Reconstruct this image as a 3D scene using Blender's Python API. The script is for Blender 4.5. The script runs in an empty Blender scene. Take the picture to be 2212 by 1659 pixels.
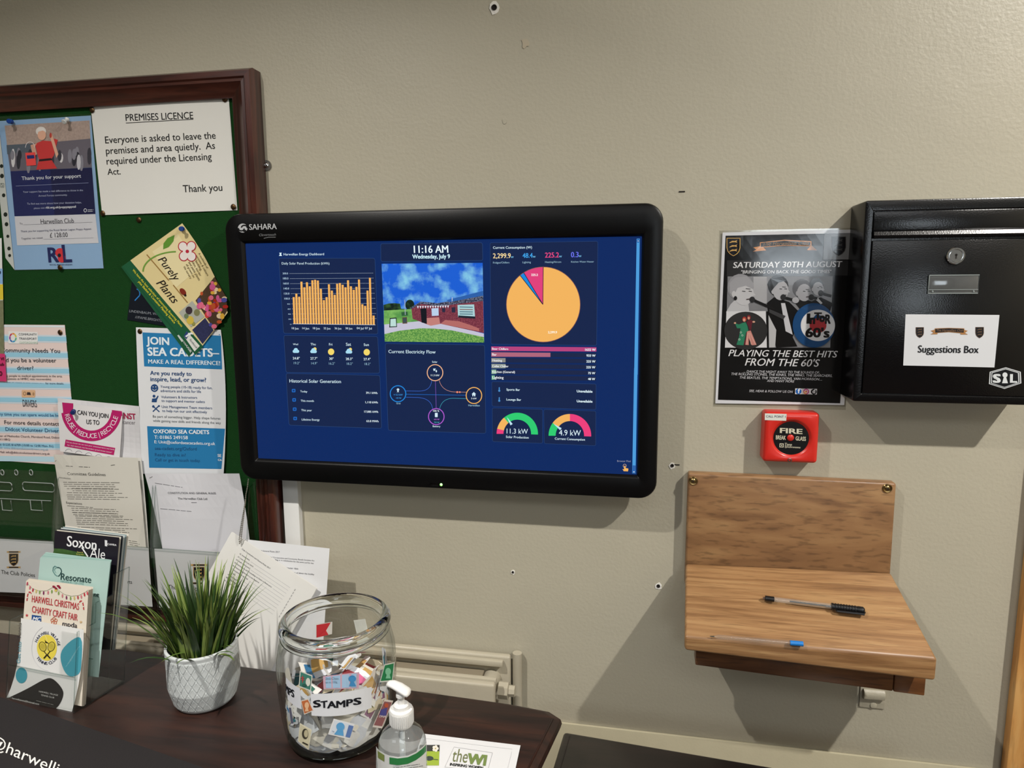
import bpy, bmesh, math, random
from mathutils import Vector, Matrix

SC = bpy.context.scene
COL = SC.collection
random.seed(11)

# ------------------------------------------------------------------ camera
IMG_W, IMG_H = 2212, 1659
FPX, YAW, PITCH, ROLL, DIST = 1467.15, .1830, .1436, -.0057, 1.2072
_f = Vector((-math.sin(YAW)*math.cos(PITCH), math.cos(YAW)*math.cos(PITCH), -math.sin(PITCH)))
_r0 = Vector((math.cos(YAW), math.sin(YAW), 0)); _u0 = _r0.cross(_f)
RGT = math.cos(ROLL)*_r0 + math.sin(ROLL)*_u0
UPV = -math.sin(ROLL)*_r0 + math.cos(ROLL)*_u0
FWD = _f
EYE = Vector((0, -DIST, 0))
cam_d = bpy.data.cameras.new('camera'); cam = bpy.data.objects.new('camera', cam_d); COL.objects.link(cam)
cam_d.sensor_fit = 'HORIZONTAL'; cam_d.sensor_width = 36; cam_d.lens = FPX/IMG_W*36
cam_d.clip_start = .02; cam_d.clip_end = 50
cam.matrix_world = Matrix(((RGT.x, UPV.x, -FWD.x, EYE.x), (RGT.y, UPV.y, -FWD.y, EYE.y), (RGT.z, UPV.z, -FWD.z, EYE.z), (0, 0, 0, 1)))
SC.camera = cam

# ------------------------------------------------------------------ view, world, lights
SC.view_settings.view_transform = 'Standard'; SC.view_settings.look = 'None'
SC.view_settings.exposure = 0; SC.view_settings.gamma = 1; SC.view_settings.use_curve_mapping = False
SC.cycles.use_denoising = True
SC.cycles.max_bounces = 10; SC.cycles.transparent_max_bounces = 24
SC.cycles.sample_clamp_indirect = 3
world = bpy.data.worlds.new('room_air'); SC.world = world; world.use_nodes = True
world.node_tree.nodes['Background'].inputs[0].default_value = (.8, .85, .9, 1)
world.node_tree.nodes['Background'].inputs[1].default_value = .05
FLOOR, CEIL = -1.41, 1.19

def add_area(name, loc, size, power, col, target=None, spread=180, shape='DISK', sy=None):
    d = bpy.data.lights.new(name, 'AREA'); d.shape = shape; d.size = size
    if sy: d.size_y = sy
    d.energy = power; d.color = col; d.spread = math.radians(spread)
    o = bpy.data.objects.new(name, d); COL.objects.link(o); o.location = loc
    v = (Vector(target) - Vector(loc)) if target else Vector((0, 0, -1))
    o.rotation_euler = v.to_track_quat('-Z', 'Y').to_euler()
    return o
WARM = (1, .955, .89); COOL = (.93, .97, 1)
add_area('downlight_right', (1.37, -1.2, CEIL-.012), .06, 58, WARM)
add_area('downlight_left', (-.9, -1.2, CEIL-.012), .04, 26, WARM, spread=125)
add_area('ceiling_panel_light', (.35, -2.3, CEIL-.02), 1.2, 11, COOL, shape='RECTANGLE', sy=.6)
add_area('far_panel_light', (-1.6, -2.5, CEIL-.02), 1.2, 8, COOL, shape='RECTANGLE', sy=.6)

# ------------------------------------------------------------------ unprojection of the photo's pixels onto real surfaces
def ray(u, v):
    return FWD + ((u-IMG_W/2)/FPX)*RGT - ((v-IMG_H/2)/FPX)*UPV
def P(u, v, y):
    d = ray(u, v); return EYE + d*((y-EYE.y)/d.y)
def Pz(u, v, z):
    d = ray(u, v); return EYE + d*((z-EYE.z)/d.z)
class Plane:
    def __init__(s, p, n, bend=None):
        s.p = Vector(p); s.n = Vector(n).normalized(); s.bend = bend
        if s.n.dot(EYE-s.p) < 0: s.n = -s.n
    def hit(s, u, v, lift=0):
        if s.bend: lift = lift + s.bend(u, v)
        d = ray(u, v); q = s.p + s.n*lift
        return EYE + d*((q-EYE).dot(s.n)/d.dot(s.n))
class Cyl:
    def __init__(s, cx, cy, r, far=False): s.c = (cx, cy); s.r = r; s.far = far
    def hit(s, u, v, lift=0):
        d = ray(u, v); r = s.r + (-lift if s.far else lift)
        ox, oy = EYE.x-s.c[0], EYE.y-s.c[1]
        a = d.x*d.x+d.y*d.y; b = 2*(ox*d.x+oy*d.y); c = ox*ox+oy*oy-r*r
        disc = max(b*b-4*a*c, 0)
        t = (-b + (math.sqrt(disc) if s.far else -math.sqrt(disc)))/(2*a)
        return EYE + d*t
def WallY(y, bend=None): return Plane((0, y, 0), (0, -1, 0), bend)
def DeskZ(z): return Plane((0, 0, z), (0, 0, 1))
def plane3(a, b, c): return Plane(a, (b-a).cross(c-a))

# ------------------------------------------------------------------ materials
def lin(h):
    h = h.lstrip('#'); o = []
    for i in (0, 2, 4):
        c = int(h[i:i+2], 16)/255
        o.append(c/12.92 if c <= .04045 else ((c+.055)/1.055)**2.4)
    return (*o, 1)
_mats = {}
def base_mat(name):
    m = bpy.data.materials.new(name); m.use_nodes = True
    return m, m.node_tree, m.node_tree.nodes['Principled BSDF']
def node(nt, kind, **kw):
    n = nt.nodes.new(kind)
    for k, v in kw.items(): setattr(n, k, v)
    return n
def mat(name, hexc, rough=.6, metal=0, spec=.5, var=.06, vscale=30, bump=0, bscale=200, coat=0):
    """principled surface with a little procedural mottling and optional fine bump"""
    if name in _mats: return _mats[name]
    m, nt, b = base_mat(name)
    b.inputs['Roughness'].default_value = rough; b.inputs['Metallic'].default_value = metal
    b.inputs['Specular IOR Level'].default_value = spec; b.inputs['Coat Weight'].default_value = coat
    tc = node(nt, 'ShaderNodeTexCoord')
    c = lin(hexc)
    if var:
        n = node(nt, 'ShaderNodeTexNoise'); n.inputs['Scale'].default_value = vscale; n.inputs['Detail'].default_value = 4
        nt.links.new(tc.outputs['Object'], n.inputs['Vector'])
        r = node(nt, 'ShaderNodeMix', data_type='RGBA')
        r.inputs[6].default_value = tuple(x*(1-var) for x in c[:3])+(1,)
        r.inputs[7].default_value = tuple(min(1, x*(1+var)) for x in c[:3])+(1,)
        nt.links.new(n.outputs[0], r.inputs[0]); nt.links.new(r.outputs[2], b.inputs['Base Color'])
    else: b.inputs['Base Color'].default_value = c
    if bump:
        n2 = node(nt, 'ShaderNodeTexNoise'); n2.inputs['Scale'].default_value = bscale; n2.inputs['Detail'].default_value = 3
        nt.links.new(tc.outputs['Object'], n2.inputs['Vector'])
        bp = node(nt, 'ShaderNodeBump'); bp.inputs['Strength'].default_value = bump; bp.inputs['Distance'].default_value = .002
        nt.links.new(n2.outputs[0], bp.inputs['Height']); nt.links.new(bp.outputs[0], b.inputs['Normal'])
    _mats[name] = m; return m
def wood(name, dark, mid, light, axis='X', scale=6, stretch=14, rough=.4, coat=.2, fleck=.5, bump=.1):
    if name in _mats: return _mats[name]
    m, nt, b = base_mat(name)
    tc = node(nt, 'ShaderNodeTexCoord'); mp = node(nt, 'ShaderNodeMapping')
    s = [scale*stretch]*3; s['XYZ'.index(axis)] = scale
    mp.inputs['Scale'].default_value = s
    nt.links.new(tc.outputs['Object'], mp.inputs['Vector'])
    n = node(nt, 'ShaderNodeTexNoise'); n.inputs['Scale'].default_value = .5; n.inputs['Detail'].default_value = 5; n.inputs['Distortion'].default_value = 1.6
    nt.links.new(mp.outputs[0], n.inputs['Vector'])
    cr = node(nt, 'ShaderNodeValToRGB'); e = cr.color_ramp.elements
    e[0].position = .3; e[0].color = lin(dark); e[1].position = .72; e[1].color = lin(light)
    k = cr.color_ramp.elements.new(.5); k.color = lin(mid)
    nt.links.new(n.outputs[0], cr.inputs[0])
    n2 = node(nt, 'ShaderNodeTexNoise'); n2.inputs['Scale'].default_value = 4.0; n2.inputs['Detail'].default_value = 2
    nt.links.new(mp.outputs[0], n2.inputs['Vector'])
    c2 = node(nt, 'ShaderNodeValToRGB'); c2.color_ramp.elements[0].position = .33; c2.color_ramp.elements[0].color = (1-fleck, 1-fleck, 1-fleck, 1)
    c2.color_ramp.elements[1].position = .46; c2.color_ramp.elements[1].color = (1, 1, 1, 1)
    nt.links.new(n2.outputs[0], c2.inputs[0])
    mx = node(nt, 'ShaderNodeMix', data_type='RGBA', blend_type='MULTIPLY'); mx.inputs[0].default_value = 1
    nt.links.new(cr.outputs[0], mx.inputs[6]); nt.links.new(c2.outputs[0], mx.inputs[7]); nt.links.new(mx.outputs[2], b.inputs['Base Color'])
    b.inputs['Roughness'].default_value = rough; b.inputs['Coat Weight'].default_value = coat; b.inputs['Coat Roughness'].default_value = .25
    if bump:
        bp = node(nt, 'ShaderNodeBump'); bp.inputs['Strength'].default_value = bump; bp.inputs['Distance'].default_value = .001
        nt.links.new(n2.outputs[0], bp.inputs['Height']); nt.links.new(bp.outputs[0], b.inputs['Normal'])
    _mats[name] = m; return m
def clear(name, tint=(.97, .98, .98), edge=(.45, .5, .5), rough=.02, ior=1.45, haze=0, gloss=1.0):
    """thin clear plastic or glass wall: see-through, Fresnel reflection, denser where seen edge-on"""
    if name in _mats: return _mats[name]
    m = bpy.data.materials.new(name); m.use_nodes = True; nt = m.node_tree
    nt.nodes.remove(nt.nodes['Principled BSDF']); out = nt.nodes['Material Output']
    lw = node(nt, 'ShaderNodeLayerWeight'); lw.inputs[0].default_value = .25
    pw = node(nt, 'ShaderNodeMath', operation='POWER'); pw.inputs[1].default_value = 2.0
    nt.links.new(lw.outputs['Facing'], pw.inputs[0])
    mc = node(nt, 'ShaderNodeMix', data_type='RGBA'); mc.inputs[6].default_value = (*tint, 1); mc.inputs[7].default_value = (*edge, 1)
    nt.links.new(pw.outputs[0], mc.inputs[0])
    tr = node(nt, 'ShaderNodeBsdfTransparent'); nt.links.new(mc.outputs[2], tr.inputs[0])
    gl = node(nt, 'ShaderNodeBsdfGlossy'); gl.inputs['Roughness'].default_value = rough; gl.inputs[0].default_value = (gloss, gloss, gloss, 1)
    f2 = node(nt, 'ShaderNodeLayerWeight'); f2.inputs[0].default_value = .5
    p5 = node(nt, 'ShaderNodeMath', operation='POWER'); p5.inputs[1].default_value = 5; nt.links.new(f2.outputs['Facing'], p5.inputs[0])
    r0 = ((ior-1)/(ior+1))**2
    fr = node(nt, 'ShaderNodeMath', operation='MULTIPLY_ADD'); fr.inputs[1].default_value = .7*(1-r0); fr.inputs[2].default_value = r0
    nt.links.new(p5.outputs[0], fr.inputs[0])
    n = node(nt, 'ShaderNodeTexNoise'); n.inputs['Scale'].default_value = 25
    tc = node(nt, 'ShaderNodeTexCoord'); nt.links.new(tc.outputs['Object'], n.inputs['Vector'])
    bp = node(nt, 'ShaderNodeBump'); bp.inputs['Strength'].default_value = .08; bp.inputs['Distance'].default_value = .004
    nt.links.new(n.outputs[0], bp.inputs['Height']); nt.links.new(bp.outputs[0], gl.inputs['Normal'])
    mx = node(nt, 'ShaderNodeMixShader'); nt.links.new(fr.outputs[0], mx.inputs[0]); nt.links.new(tr.outputs[0], mx.inputs[1]); nt.links.new(gl.outputs[0], mx.inputs[2])
    last = mx
    if haze:
        df = node(nt, 'ShaderNodeBsdfDiffuse'); df.inputs[0].default_value = (.8, .82, .82, 1)
        m2 = node(nt, 'ShaderNodeMixShader'); m2.inputs[0].default_value = haze
        nt.links.new(mx.outputs[0], m2.inputs[1]); nt.links.new(df.outputs[0], m2.inputs[2]); last = m2
    nt.links.new(last.outputs[0], out.inputs['Surface'])
    _mats[name] = m; return m
def ink(kind, hexc):
    """printed colour on paper / laminate / enamel, or a lit pixel colour of the display"""
    key = kind+hexc
    if key in _mats: return _mats[key]
    if kind == 'lit':
        m, nt, b = base_mat('screen_'+hexc.strip('#'))
        b.inputs['Base Color'].default_value = (.004, .004, .005, 1); b.inputs['Roughness'].default_value = .16
        b.inputs['Specular IOR Level'].default_value = .22
        b.inputs['Emission Color'].default_value = lin(hexc); b.inputs['Emission Strength'].default_value = 1
        _mats[key] = m; return m
    rough = {'paper': .75, 'lam': .12, 'card': .4, 'enamel': .25}[kind]
    m = mat('print_%s_%s' % (kind, hexc.strip('#')), hexc, rough, var=.02, vscale=8, spec=.3 if kind in ('paper', 'card') else .5,
            bump=.12 if kind == 'lam' else .04, bscale=18 if kind == 'lam' else 60)
    _mats[key] = m; return m

# ------------------------------------------------------------------ objects and tags
def tag(o, label, cat, group=None, kind=None):
    o['label'] = label; o['category'] = cat
    if group: o['group'] = group
    if kind: o['kind'] = kind
    return o
def thing(name, loc, label, cat, group=None):
    o = bpy.data.objects.new(name, None); COL.objects.link(o); o.location = loc; o.empty_display_size = .02
    return tag(o, label, cat, group)
def finish(me, smooth):
    if smooth:
        me.polygons.foreach_set('use_smooth', [True]*len(me.polygons)); me.set_sharp_from_angle(angle=math.radians(smooth))
    me.update()
def obj(name, bm, m, parent=None, smooth=35, label=None, local=False):
    me = bpy.data.meshes.new(name); bmesh.ops.recalc_face_normals(bm, faces=bm.faces[:]); bm.to_mesh(me); bm.free()
    for x in (m if isinstance(m, (list, tuple)) else [m]): me.materials.append(x)
    finish(me, smooth)
    o = bpy.data.objects.new(name, me); COL.objects.link(o); adopt(o, parent, local)
    if label: o['label'] = label
    return o
def world_loc(o):
    v = o.location.copy()
    while o.parent: v = v + o.matrix_parent_inverse.translation; o = o.parent; v = v + o.location
    return v
def adopt(o, parent, local=False):
    if parent is None: return
    o.parent = parent
    if not local: o.matrix_parent_inverse = Matrix.Translation(-world_loc(parent))
def structure(o): o['kind'] = 'structure'; return o
def copy_tree(o, parent=None):
    c = o.copy(); COL.objects.link(c)
    if parent: c.parent = parent
    for ch in list(o.children): copy_tree(ch, c)
    return c

# ------------------------------------------------------------------ mesh makers
def box(bm, x0, x1, y0, y1, z0, z1, bev=0, seg=2):
    r = bmesh.ops.create_cube(bm, size=1)
    for v in r['verts']:
        v.co = Vector(((x0+x1)/2+v.co.x*(x1-x0), (y0+y1)/2+v.co.y*(y1-y0), (z0+z1)/2+v.co.z*(z1-z0)))
    if bev:
        es = list({e for v in r['verts'] for e in v.link_edges})
        bmesh.ops.bevel(bm, geom=es, offset=bev, segments=seg, profile=.5, affect='EDGES')
    return bm
def nbox(*a, **k): return box(bmesh.new(), *a, **k)
def hexa(bm, lo, hi, bev=0, seg=2):
    """solid between two quads with matching corners"""
    vs = [bm.verts.new(Vector(p)) for p in list(lo)+list(hi)]
    fs = [(0, 1, 2, 3), (4, 7, 6, 5)]+[(i, i+4, (i+1) % 4+4, (i+1) % 4) for i in range(4)]
    ff = [bm.faces.new([vs[i] for i in f]) for f in fs]
    bmesh.ops.recalc_face_normals(bm, faces=ff)
    if bev:
        es = list({e for v in vs for e in v.link_edges})
        bmesh.ops.bevel(bm, geom=es, offset=bev, segments=seg, profile=.5, affect='EDGES')
    return bm
def loft(bm, loops, cap0=True, cap1=True, closed=True):
    L = [[bm.verts.new(Vector(p)) for p in lp] for lp in loops]
    n = len(L[0])
    for a, b in zip(L, L[1:]):
        for i in range(n if closed else n-1):
            j = (i+1) % n; bm.faces.new((a[i], a[j], b[j], b[i]))
    if cap0: bm.faces.new(L[0][::-1])
    if cap1: bm.faces.new(L[-1])
    return bm
def lathe(bm, prof, seg=48, c=(0, 0, 0), cap0=True, cap1=True):
    loops = [[(c[0]+r*math.cos(2*math.pi*i/seg), c[1]+r*math.sin(2*math.pi*i/seg), c[2]+z) for i in range(seg)] for r, z in prof]
    return loft(bm, loops, cap0, cap1)
def tube(bm, pts, r, seg=10, cap=True):
    pts = [Vector(p) for p in pts]; loops = []
    for i, p in enumerate(pts):
        t = (pts[min(i+1, len(pts)-1)]-pts[max(i-1, 0)]).normalized()
        a = t.cross(Vector((0, 0, 1)));
        if a.length < .05: a = t.cross(Vector((1, 0, 0)))
        a.normalize(); b = t.cross(a); rr = r[i] if isinstance(r, (list, tuple)) else r
        loops.append([p+rr*(math.cos(2*math.pi*k/seg)*a+math.sin(2*math.pi*k/seg)*b) for k in range(seg)])
    return loft(bm, loops, cap, cap)
def prism(bm, pts, off):
    """polygon swept along off"""
    return loft(bm, [[Vector(p) for p in pts], [Vector(p)+Vector(off) for p in pts]])
def rrect(x0, x1, z0, z1, r, k=6):
    o = []
    for cx, cz, a0 in ((x1-r, z1-r, 0), (x0+r, z1-r, 90), (x0+r, z0+r, 180), (x1-r, z0+r, 270)):
        for i in range(k+1):
            a = math.radians(a0+90*i/k); o.append((cx+r*math.cos(a), cz+r*math.sin(a)))
    return o
def wire(pts, r): return tube(bmesh.new(), pts, r, 6)

# ------------------------------------------------------------------ printed sheets: one mesh, one material per colour
_glyph = {}
def glyphs(s, bold, it):
    key = (s, it)
    if key in _glyph: return _glyph[key]
    c = bpy.data.curves.new('lettering', 'FONT'); c.body = s; c.size = 1; c.resolution_u = 3; c.shear = it
    o = bpy.data.objects.new('lettering', c); COL.objects.link(o)
    me = bpy.data.meshes.new_from_object(o.evaluated_get(bpy.context.evaluated_depsgraph_get()))
    vs = [(v.co.x, v.co.y) for v in me.vertices]; fs = [tuple(p.vertices) for p in me.polygons]
    bpy.data.meshes.remove(me); bpy.data.objects.remove(o); bpy.data.curves.remove(c)
    _glyph[key] = (vs, fs); return vs, fs
LAYER = .00018
def bold_shifts(b):
    """heavier strokes: the letters laid over themselves, shifted a little"""
    return [(0, 0)] if not b else [(-b, 0), (b, 0)] if b < .025 else [(-b, -b*.6), (b, -b*.6), (b, b*.6), (-b, b*.6), (0, 0)]
class Print:
    def __init__(s, surf, kind='paper', view=(0, 0, 1)):
        s.surf = surf; s.kind = kind; s.vw = view; s.v = []; s.f = []; s.m = []; s.mats = []; s.up = (0, -1); s.n = 0
    def mi(s, c):
        m = c if not isinstance(c, str) else ink(s.kind, c)
        if m not in s.mats: s.mats.append(m)
        return s.mats.index(m)
    def uv(s, p): return s.vw[0]+p[0]/s.vw[2], s.vw[1]+p[1]/s.vw[2]
    def pt(s, p, lift): return s.surf.hit(*s.uv(p), lift*LAYER)
    def add(s, pts, faces, col, lift):
        if lift > 0: s.n = (s.n+1) % 16; lift += .035*s.n
        b = len(s.v); s.v += [s.pt(p, lift) for p in pts]; k = s.mi(col)
        for f in faces: s.f.append(tuple(b+i for i in f)); s.m.append(k)
    def base(s, q, col, thick=.0004, nx=1, ny=1, back=None, mid=None, sag=None):
        """sheet body from corners TL TR BR BL; mid = (left, right) mid-height points for curved edges"""
        def row(t):
            if mid:
                B = lambda a, m, b: tuple((1-t)*(1-2*t)*a[i]+4*t*(1-t)*m[i]+t*(2*t-1)*b[i] for i in (0, 1))
                return B(q[0], mid[0], q[3]), B(q[1], mid[1], q[2])
            return tuple(q[0][i]+(q[3][i]-q[0][i])*t for i in (0, 1)), tuple(q[1][i]+(q[2][i]-q[1][i])*t for i in (0, 1))
        G = []
        for j in range(ny+1):
            a, b = row(j/ny); sg = (sag[0]+(sag[1]-sag[0])*j/ny)*4 if sag else 0
            G += [(a[0]+(b[0]-a[0])*i/nx, a[1]+(b[1]-a[1])*i/nx+sg*(i/nx)*(1-i/nx)) for i in range(nx+1)]
        F = [(j*(nx+1)+i, j*(nx+1)+i+1, (j+1)*(nx+1)+i+1, (j+1)*(nx+1)+i) for j in range(ny) for i in range(nx)]
        s.add(G, F, col, 0)
        s.add(G, [f[::-1] for f in F], back or col, -thick/LAYER)
        rim = [i for i in range(nx+1)]+[j*(nx+1)+nx for j in range(1, ny+1)]+[ny*(nx+1)+i for i in range(nx-1, -1, -1)]+[j*(nx+1) for j in range(ny-1, 0, -1)]
        N = len(G); b0 = len(s.v)-2*N; k = s.mi(back or col)
        for a, b in zip(rim, rim[1:]+rim[:1]):
            s.f.append((b0+a, b0+N+a, b0+N+b, b0+b)); s.m.append(k)
        tx = (q[0][0]+q[1][0]-q[2][0]-q[3][0])/2; ty = (q[0][1]+q[1][1]-q[2][1]-q[3][1])/2; L = math.hypot(tx, ty)
        s.up = (tx/L, ty/L); return s
    def q(s, pts, col, lift=1, n=1):
        if n == 1: s.add(pts, [tuple(range(len(pts)))], col, lift)
        else:
            G = []; a, b, c, d = pts
            for j in range(n+1):
                t = j/n; l = [a[i]+(d[i]-a[i])*t for i in (0, 1)]; r = [b[i]+(c[i]-b[i])*t for i in (0, 1)]
                G += [(l[0]+(r[0]-l[0])*i/n, l[1]+(r[1]-l[1])*i/n) for i in range(n+1)]
            s.add(G, [(j*(n+1)+i, j*(n+1)+i+1, (j+1)*(n+1)+i+1, (j+1)*(n+1)+i) for j in range(n) for i in range(n)], col, lift)
    def rect(s, x0, y0, x1, y1, col, lift=1, n=1): s.q([(x0, y0), (x1, y0), (x1, y1), (x0, y1)], col, lift, n)
    def disc(s, x, y, rx, ry, col, lift=1, n=28, a0=0, a1=360, rot=0):
        c, d = math.cos(math.radians(rot)), math.sin(math.radians(rot)); pts = []
        full = a1-a0 >= 360
        for i in range(n if full else n+1):
            a = math.radians(a0+(a1-a0)*i/n); ex, ey = rx*math.cos(a), ry*math.sin(a); pts.append((x+ex*c-ey*d, y+ex*d+ey*c))
        if not full: pts.append((x, y))
        s.add(pts, [tuple(range(len(pts)))], col, lift)
    def ring(s, x, y, rx, ry, w, col, lift=1, n=36, a0=0, a1=360, rot=0):
        pts = []; F = []; c, d = math.cos(math.radians(rot)), math.sin(math.radians(rot))
        for i in range(n+1):
            a = math.radians(a0+(a1-a0)*i/n)
            for k in (1, -1):
                ex, ey = (rx+k*w/2)*math.cos(a), (ry+k*w/2)*math.sin(a); pts.append((x+ex*c-ey*d, y+ex*d+ey*c))
        s.add(pts, [(2*i, 2*i+1, 2*i+3, 2*i+2) for i in range(n)], col, lift)
    def ln(s, x0, y0, x1, y1, w, col, lift=1):
        L = math.hypot(x1-x0, y1-y0) or 1e-9; nx, ny = -(y1-y0)/L*w/2, (x1-x0)/L*w/2
        n = 1 if isinstance(s.surf, Plane) and not s.surf.bend else max(1, int(L/s.vw[2]/8))
        pts = [(x0+(x1-x0)*i/n+k*nx, y0+(y1-y0)*i/n+k*ny) for i in range(n+1) for k in (1, -1)]
        s.add(pts, [(2*i, 2*i+2, 2*i+3, 2*i+1) for i in range(n)], col, lift)
    def path(s, pts, w, col, lift=1):
        for a, b in zip(pts, pts[1:]): s.ln(*a, *b, w, col, lift)
    def rbox(s, x0, y0, x1, y1, r, w, col, lift=2, fill=None, sk=0, k=4):
        """rounded outline (sk shears y with x)"""
        pts = [(a, b+sk*(a-x0)) for a, b in rrect(x0, x1, y0, y1, r, k)]
        if fill: s.add(pts, [tuple(range(len(pts)))], fill, lift-.5)
        if w: s.path(pts+pts[:1], w, col, lift)
    def t(s, txt, x0, y0, x1, y1, col='#1a1a1a', b=0, hs=1, up=None, lift=2, it=0, hpx=0):
        vs, fs = glyphs(txt, b, it)
        if not vs: return
        xa = min(v[0] for v in vs); xb = max(v[0] for v in vs); k = hpx/.682 if hpx else math.hypot(x1-x0, y1-y0)/(xb-xa)*hs
        ux, uy = up or s.up
        for n_, (dx, dy) in enumerate(bold_shifts(b)):
            s.add([(x0+(x1-x0)*(x+dx-xa)/(xb-xa)+ux*k*(y+dy), y0+(y1-y0)*(x+dx-xa)/(xb-xa)+uy*k*(y+dy)) for x, y in vs], fs, col, lift+.28*n_)
    def tc(s, txt, x, y, w, col='#1a1a1a', sl=0, **kw):
        """centred text"""
        s.t(txt, x-w/2, y-sl*w/2, x+w/2, y+sl*w/2, col, **kw)
    def arc(s, txt, cx, cy, rx, ry, a0, a1, size, col, b=0, flip=False, lift=3):
        """letters along an ellipse, angles in degrees, clockwise from the right as on screen"""
        ws = []
        for ch in txt:
            g = glyphs(ch, 0, 0)[0]; ws.append((max(v[0] for v in g)-min(v[0] for v in g) if g else .22)+.11)
        tot = sum(ws); at = 0
        for i, ch in enumerate(txt):
            at += ws[i]; fr = (at-ws[i]/2)/tot
            if ch == ' ': continue
            a = math.radians(a0+(a1-a0)*fr); px, py = cx+rx*math.cos(a), cy+ry*math.sin(a)
            tx, ty = -rx*math.sin(a), ry*math.cos(a); L = math.hypot(tx, ty); tx, ty = tx/L, ty/L
            ux, uy = math.cos(a), math.sin(a)
            if flip: tx, ty, ux, uy = -tx, -ty, -ux, -uy
            vs, fs = glyphs(ch, b, 0)
            xa = min(v[0] for v in vs); xb = max(v[0] for v in vs); mx = (xa+xb)/2
            for n_, (dx, dy) in enumerate(bold_shifts(b)):
                s.add([(px+tx*size*(x+dx-mx)+ux*size*(y+dy-.34), py+ty*size*(x+dx-mx)+uy*size*(y+dy-.34)) for x, y in vs], fs, col, lift+.28*n_)
    def lines(s, x0, y0, x1, y1, dx, dy, n, h, col='#3a3a3a', jag=.0, seed=1, lift=1):
        """n rows of small illegible print, drawn as word-length dashes"""
        rnd = random.Random(seed)
        for i in range(n):
            ax, ay = x0+dx*i, y0+dy*i; bx, by = x1+dx*i, y1+dy*i; e = 1-rnd.random()*jag; t = 0
            L = math.hypot(bx-ax, by-ay)
            while t < e:
                wl = (1.2+rnd.random()*4)*h*1.3/L; t2 = min(t+wl, e)
                s.ln(ax+(bx-ax)*t, ay+(by-ay)*t, ax+(bx-ax)*t2, ay+(by-ay)*t2, h*.42, col, lift); t = t2+h*.7/L
    def build(s, name, parent=None, label=None):
        me = bpy.data.meshes.new(name); me.from_pydata([tuple(v) for v in s.v], [], s.f)
        for m in s.mats: me.materials.append(m)
        me.polygons.foreach_set('material_index', s.m); me.update()
        o = bpy.data.objects.new(name, me); COL.objects.link(o); adopt(o, parent)
        if label: o['label'] = label
        return o
def crest(p, x, y, w, sl=0, ribbons=True, dark='#17161a', gold='#c9a05c'):
    """club shield with three running deer and scroll ribbons; w = shield width"""
    h = w*1.25; sh = [(-.5, -.5), (.5, -.5), (.5, .1), (.42, .32), (.25, .48), (0, .6), (-.25, .48), (-.42, .32), (-.5, .1)]
    k = lambda a, b: (x+a*w, y+b*h+sl*a*w)
    p.q([k(a*1.12, b*1.08) for a, b in sh], gold, 2); p.q([k(a, b) for a, b in sh], dark, 3)
    for i, b in enumerate((-.3, -.02, .26)):
        p.q([k(-.3, b+.04), (k(-.1, b-.05)), k(.12, b-.04), k(.3, b-.1), k(.24, b+.0), k(.3, b+.08), k(.1, b+.03), k(-.12, b+.05), k(-.34, b+.1)], gold, 4)
    if ribbons:
        for b, d in ((-.68, -1), (.74, 1)):
            p.q([k(-.85, b-.07), k(.85, b-.07), k(.72, b), k(.85, b+.07), k(-.85, b+.07), k(-.72, b)], gold, 2)
            p.q([k(-.55, b-.05), k(.55, b-.05), k(.55, b+.05), k(-.55, b+.05)], dark, 3)
# ================================================================== the room
def wall_paint():
    m, nt, b = base_mat('wall_paint_putty')
    tc = node(nt, 'ShaderNodeTexCoord')
    n = node(nt, 'ShaderNodeTexNoise'); n.inputs['Scale'].default_value = 3; n.inputs['Detail'].default_value = 5
    nt.links.new(tc.outputs['Object'], n.inputs['Vector'])
    mx = node(nt, 'ShaderNodeMix', data_type='RGBA'); mx.inputs[6].default_value = lin('#aea896'); mx.inputs[7].default_value = lin('#b6b09d')
    nt.links.new(n.outputs[0], mx.inputs[0]); nt.links.new(mx.outputs[2], b.inputs['Base Color'])
    b.inputs['Roughness'].default_value = .42; b.inputs['Specular IOR Level'].default_value = .45
    f = node(nt, 'ShaderNodeTexNoise'); f.inputs['Scale'].default_value = 170; f.inputs['Detail'].default_value = 3
    g = node(nt, 'ShaderNodeTexNoise'); g.inputs['Scale'].default_value = 9; g.inputs['Detail'].default_value = 2
    nt.links.new(tc.outputs['Object'], f.inputs['Vector']); nt.links.new(tc.outputs['Object'], g.inputs['Vector'])
    b1 = node(nt, 'ShaderNodeBump'); b1.inputs['Strength'].default_value = .28; b1.inputs['Distance'].default_value = .0018
    b2 = node(nt, 'ShaderNodeBump'); b2.inputs['Strength'].default_value = .12; b2.inputs['Distance'].default_value = .01
    nt.links.new(f.outputs[0], b1.inputs['Height']); nt.links.new(g.outputs[0], b2.inputs['Height'])
    nt.links.new(b2.outputs[0], b1.inputs['Normal']); nt.links.new(b1.outputs[0], b.inputs['Normal'])
    return m
M_WALL = wall_paint()
M_CEIL = mat('ceiling_white', '#d8d4c8', .9); M_FLOOR = mat('carpet_brown', '#4a3a30', .95, bump=.3)
XL, XR, YB = -3.0, 2.2, -4.2
structure(obj('wall_back', nbox(XL, XR, 0, .12, FLOOR, CEIL), M_WALL))
structure(obj('wall_left', nbox(XL-.12, XL, YB, .12, FLOOR, CEIL), M_WALL))
structure(obj('wall_right', nbox(XR, XR+.12, YB, .12, FLOOR, CEIL), M_WALL))
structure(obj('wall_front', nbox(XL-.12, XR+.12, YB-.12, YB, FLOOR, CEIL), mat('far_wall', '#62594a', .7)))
structure(obj('floor', nbox(XL-.12, XR+.12, YB-.12, .12, FLOOR-.05, FLOOR), M_FLOOR))
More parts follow.
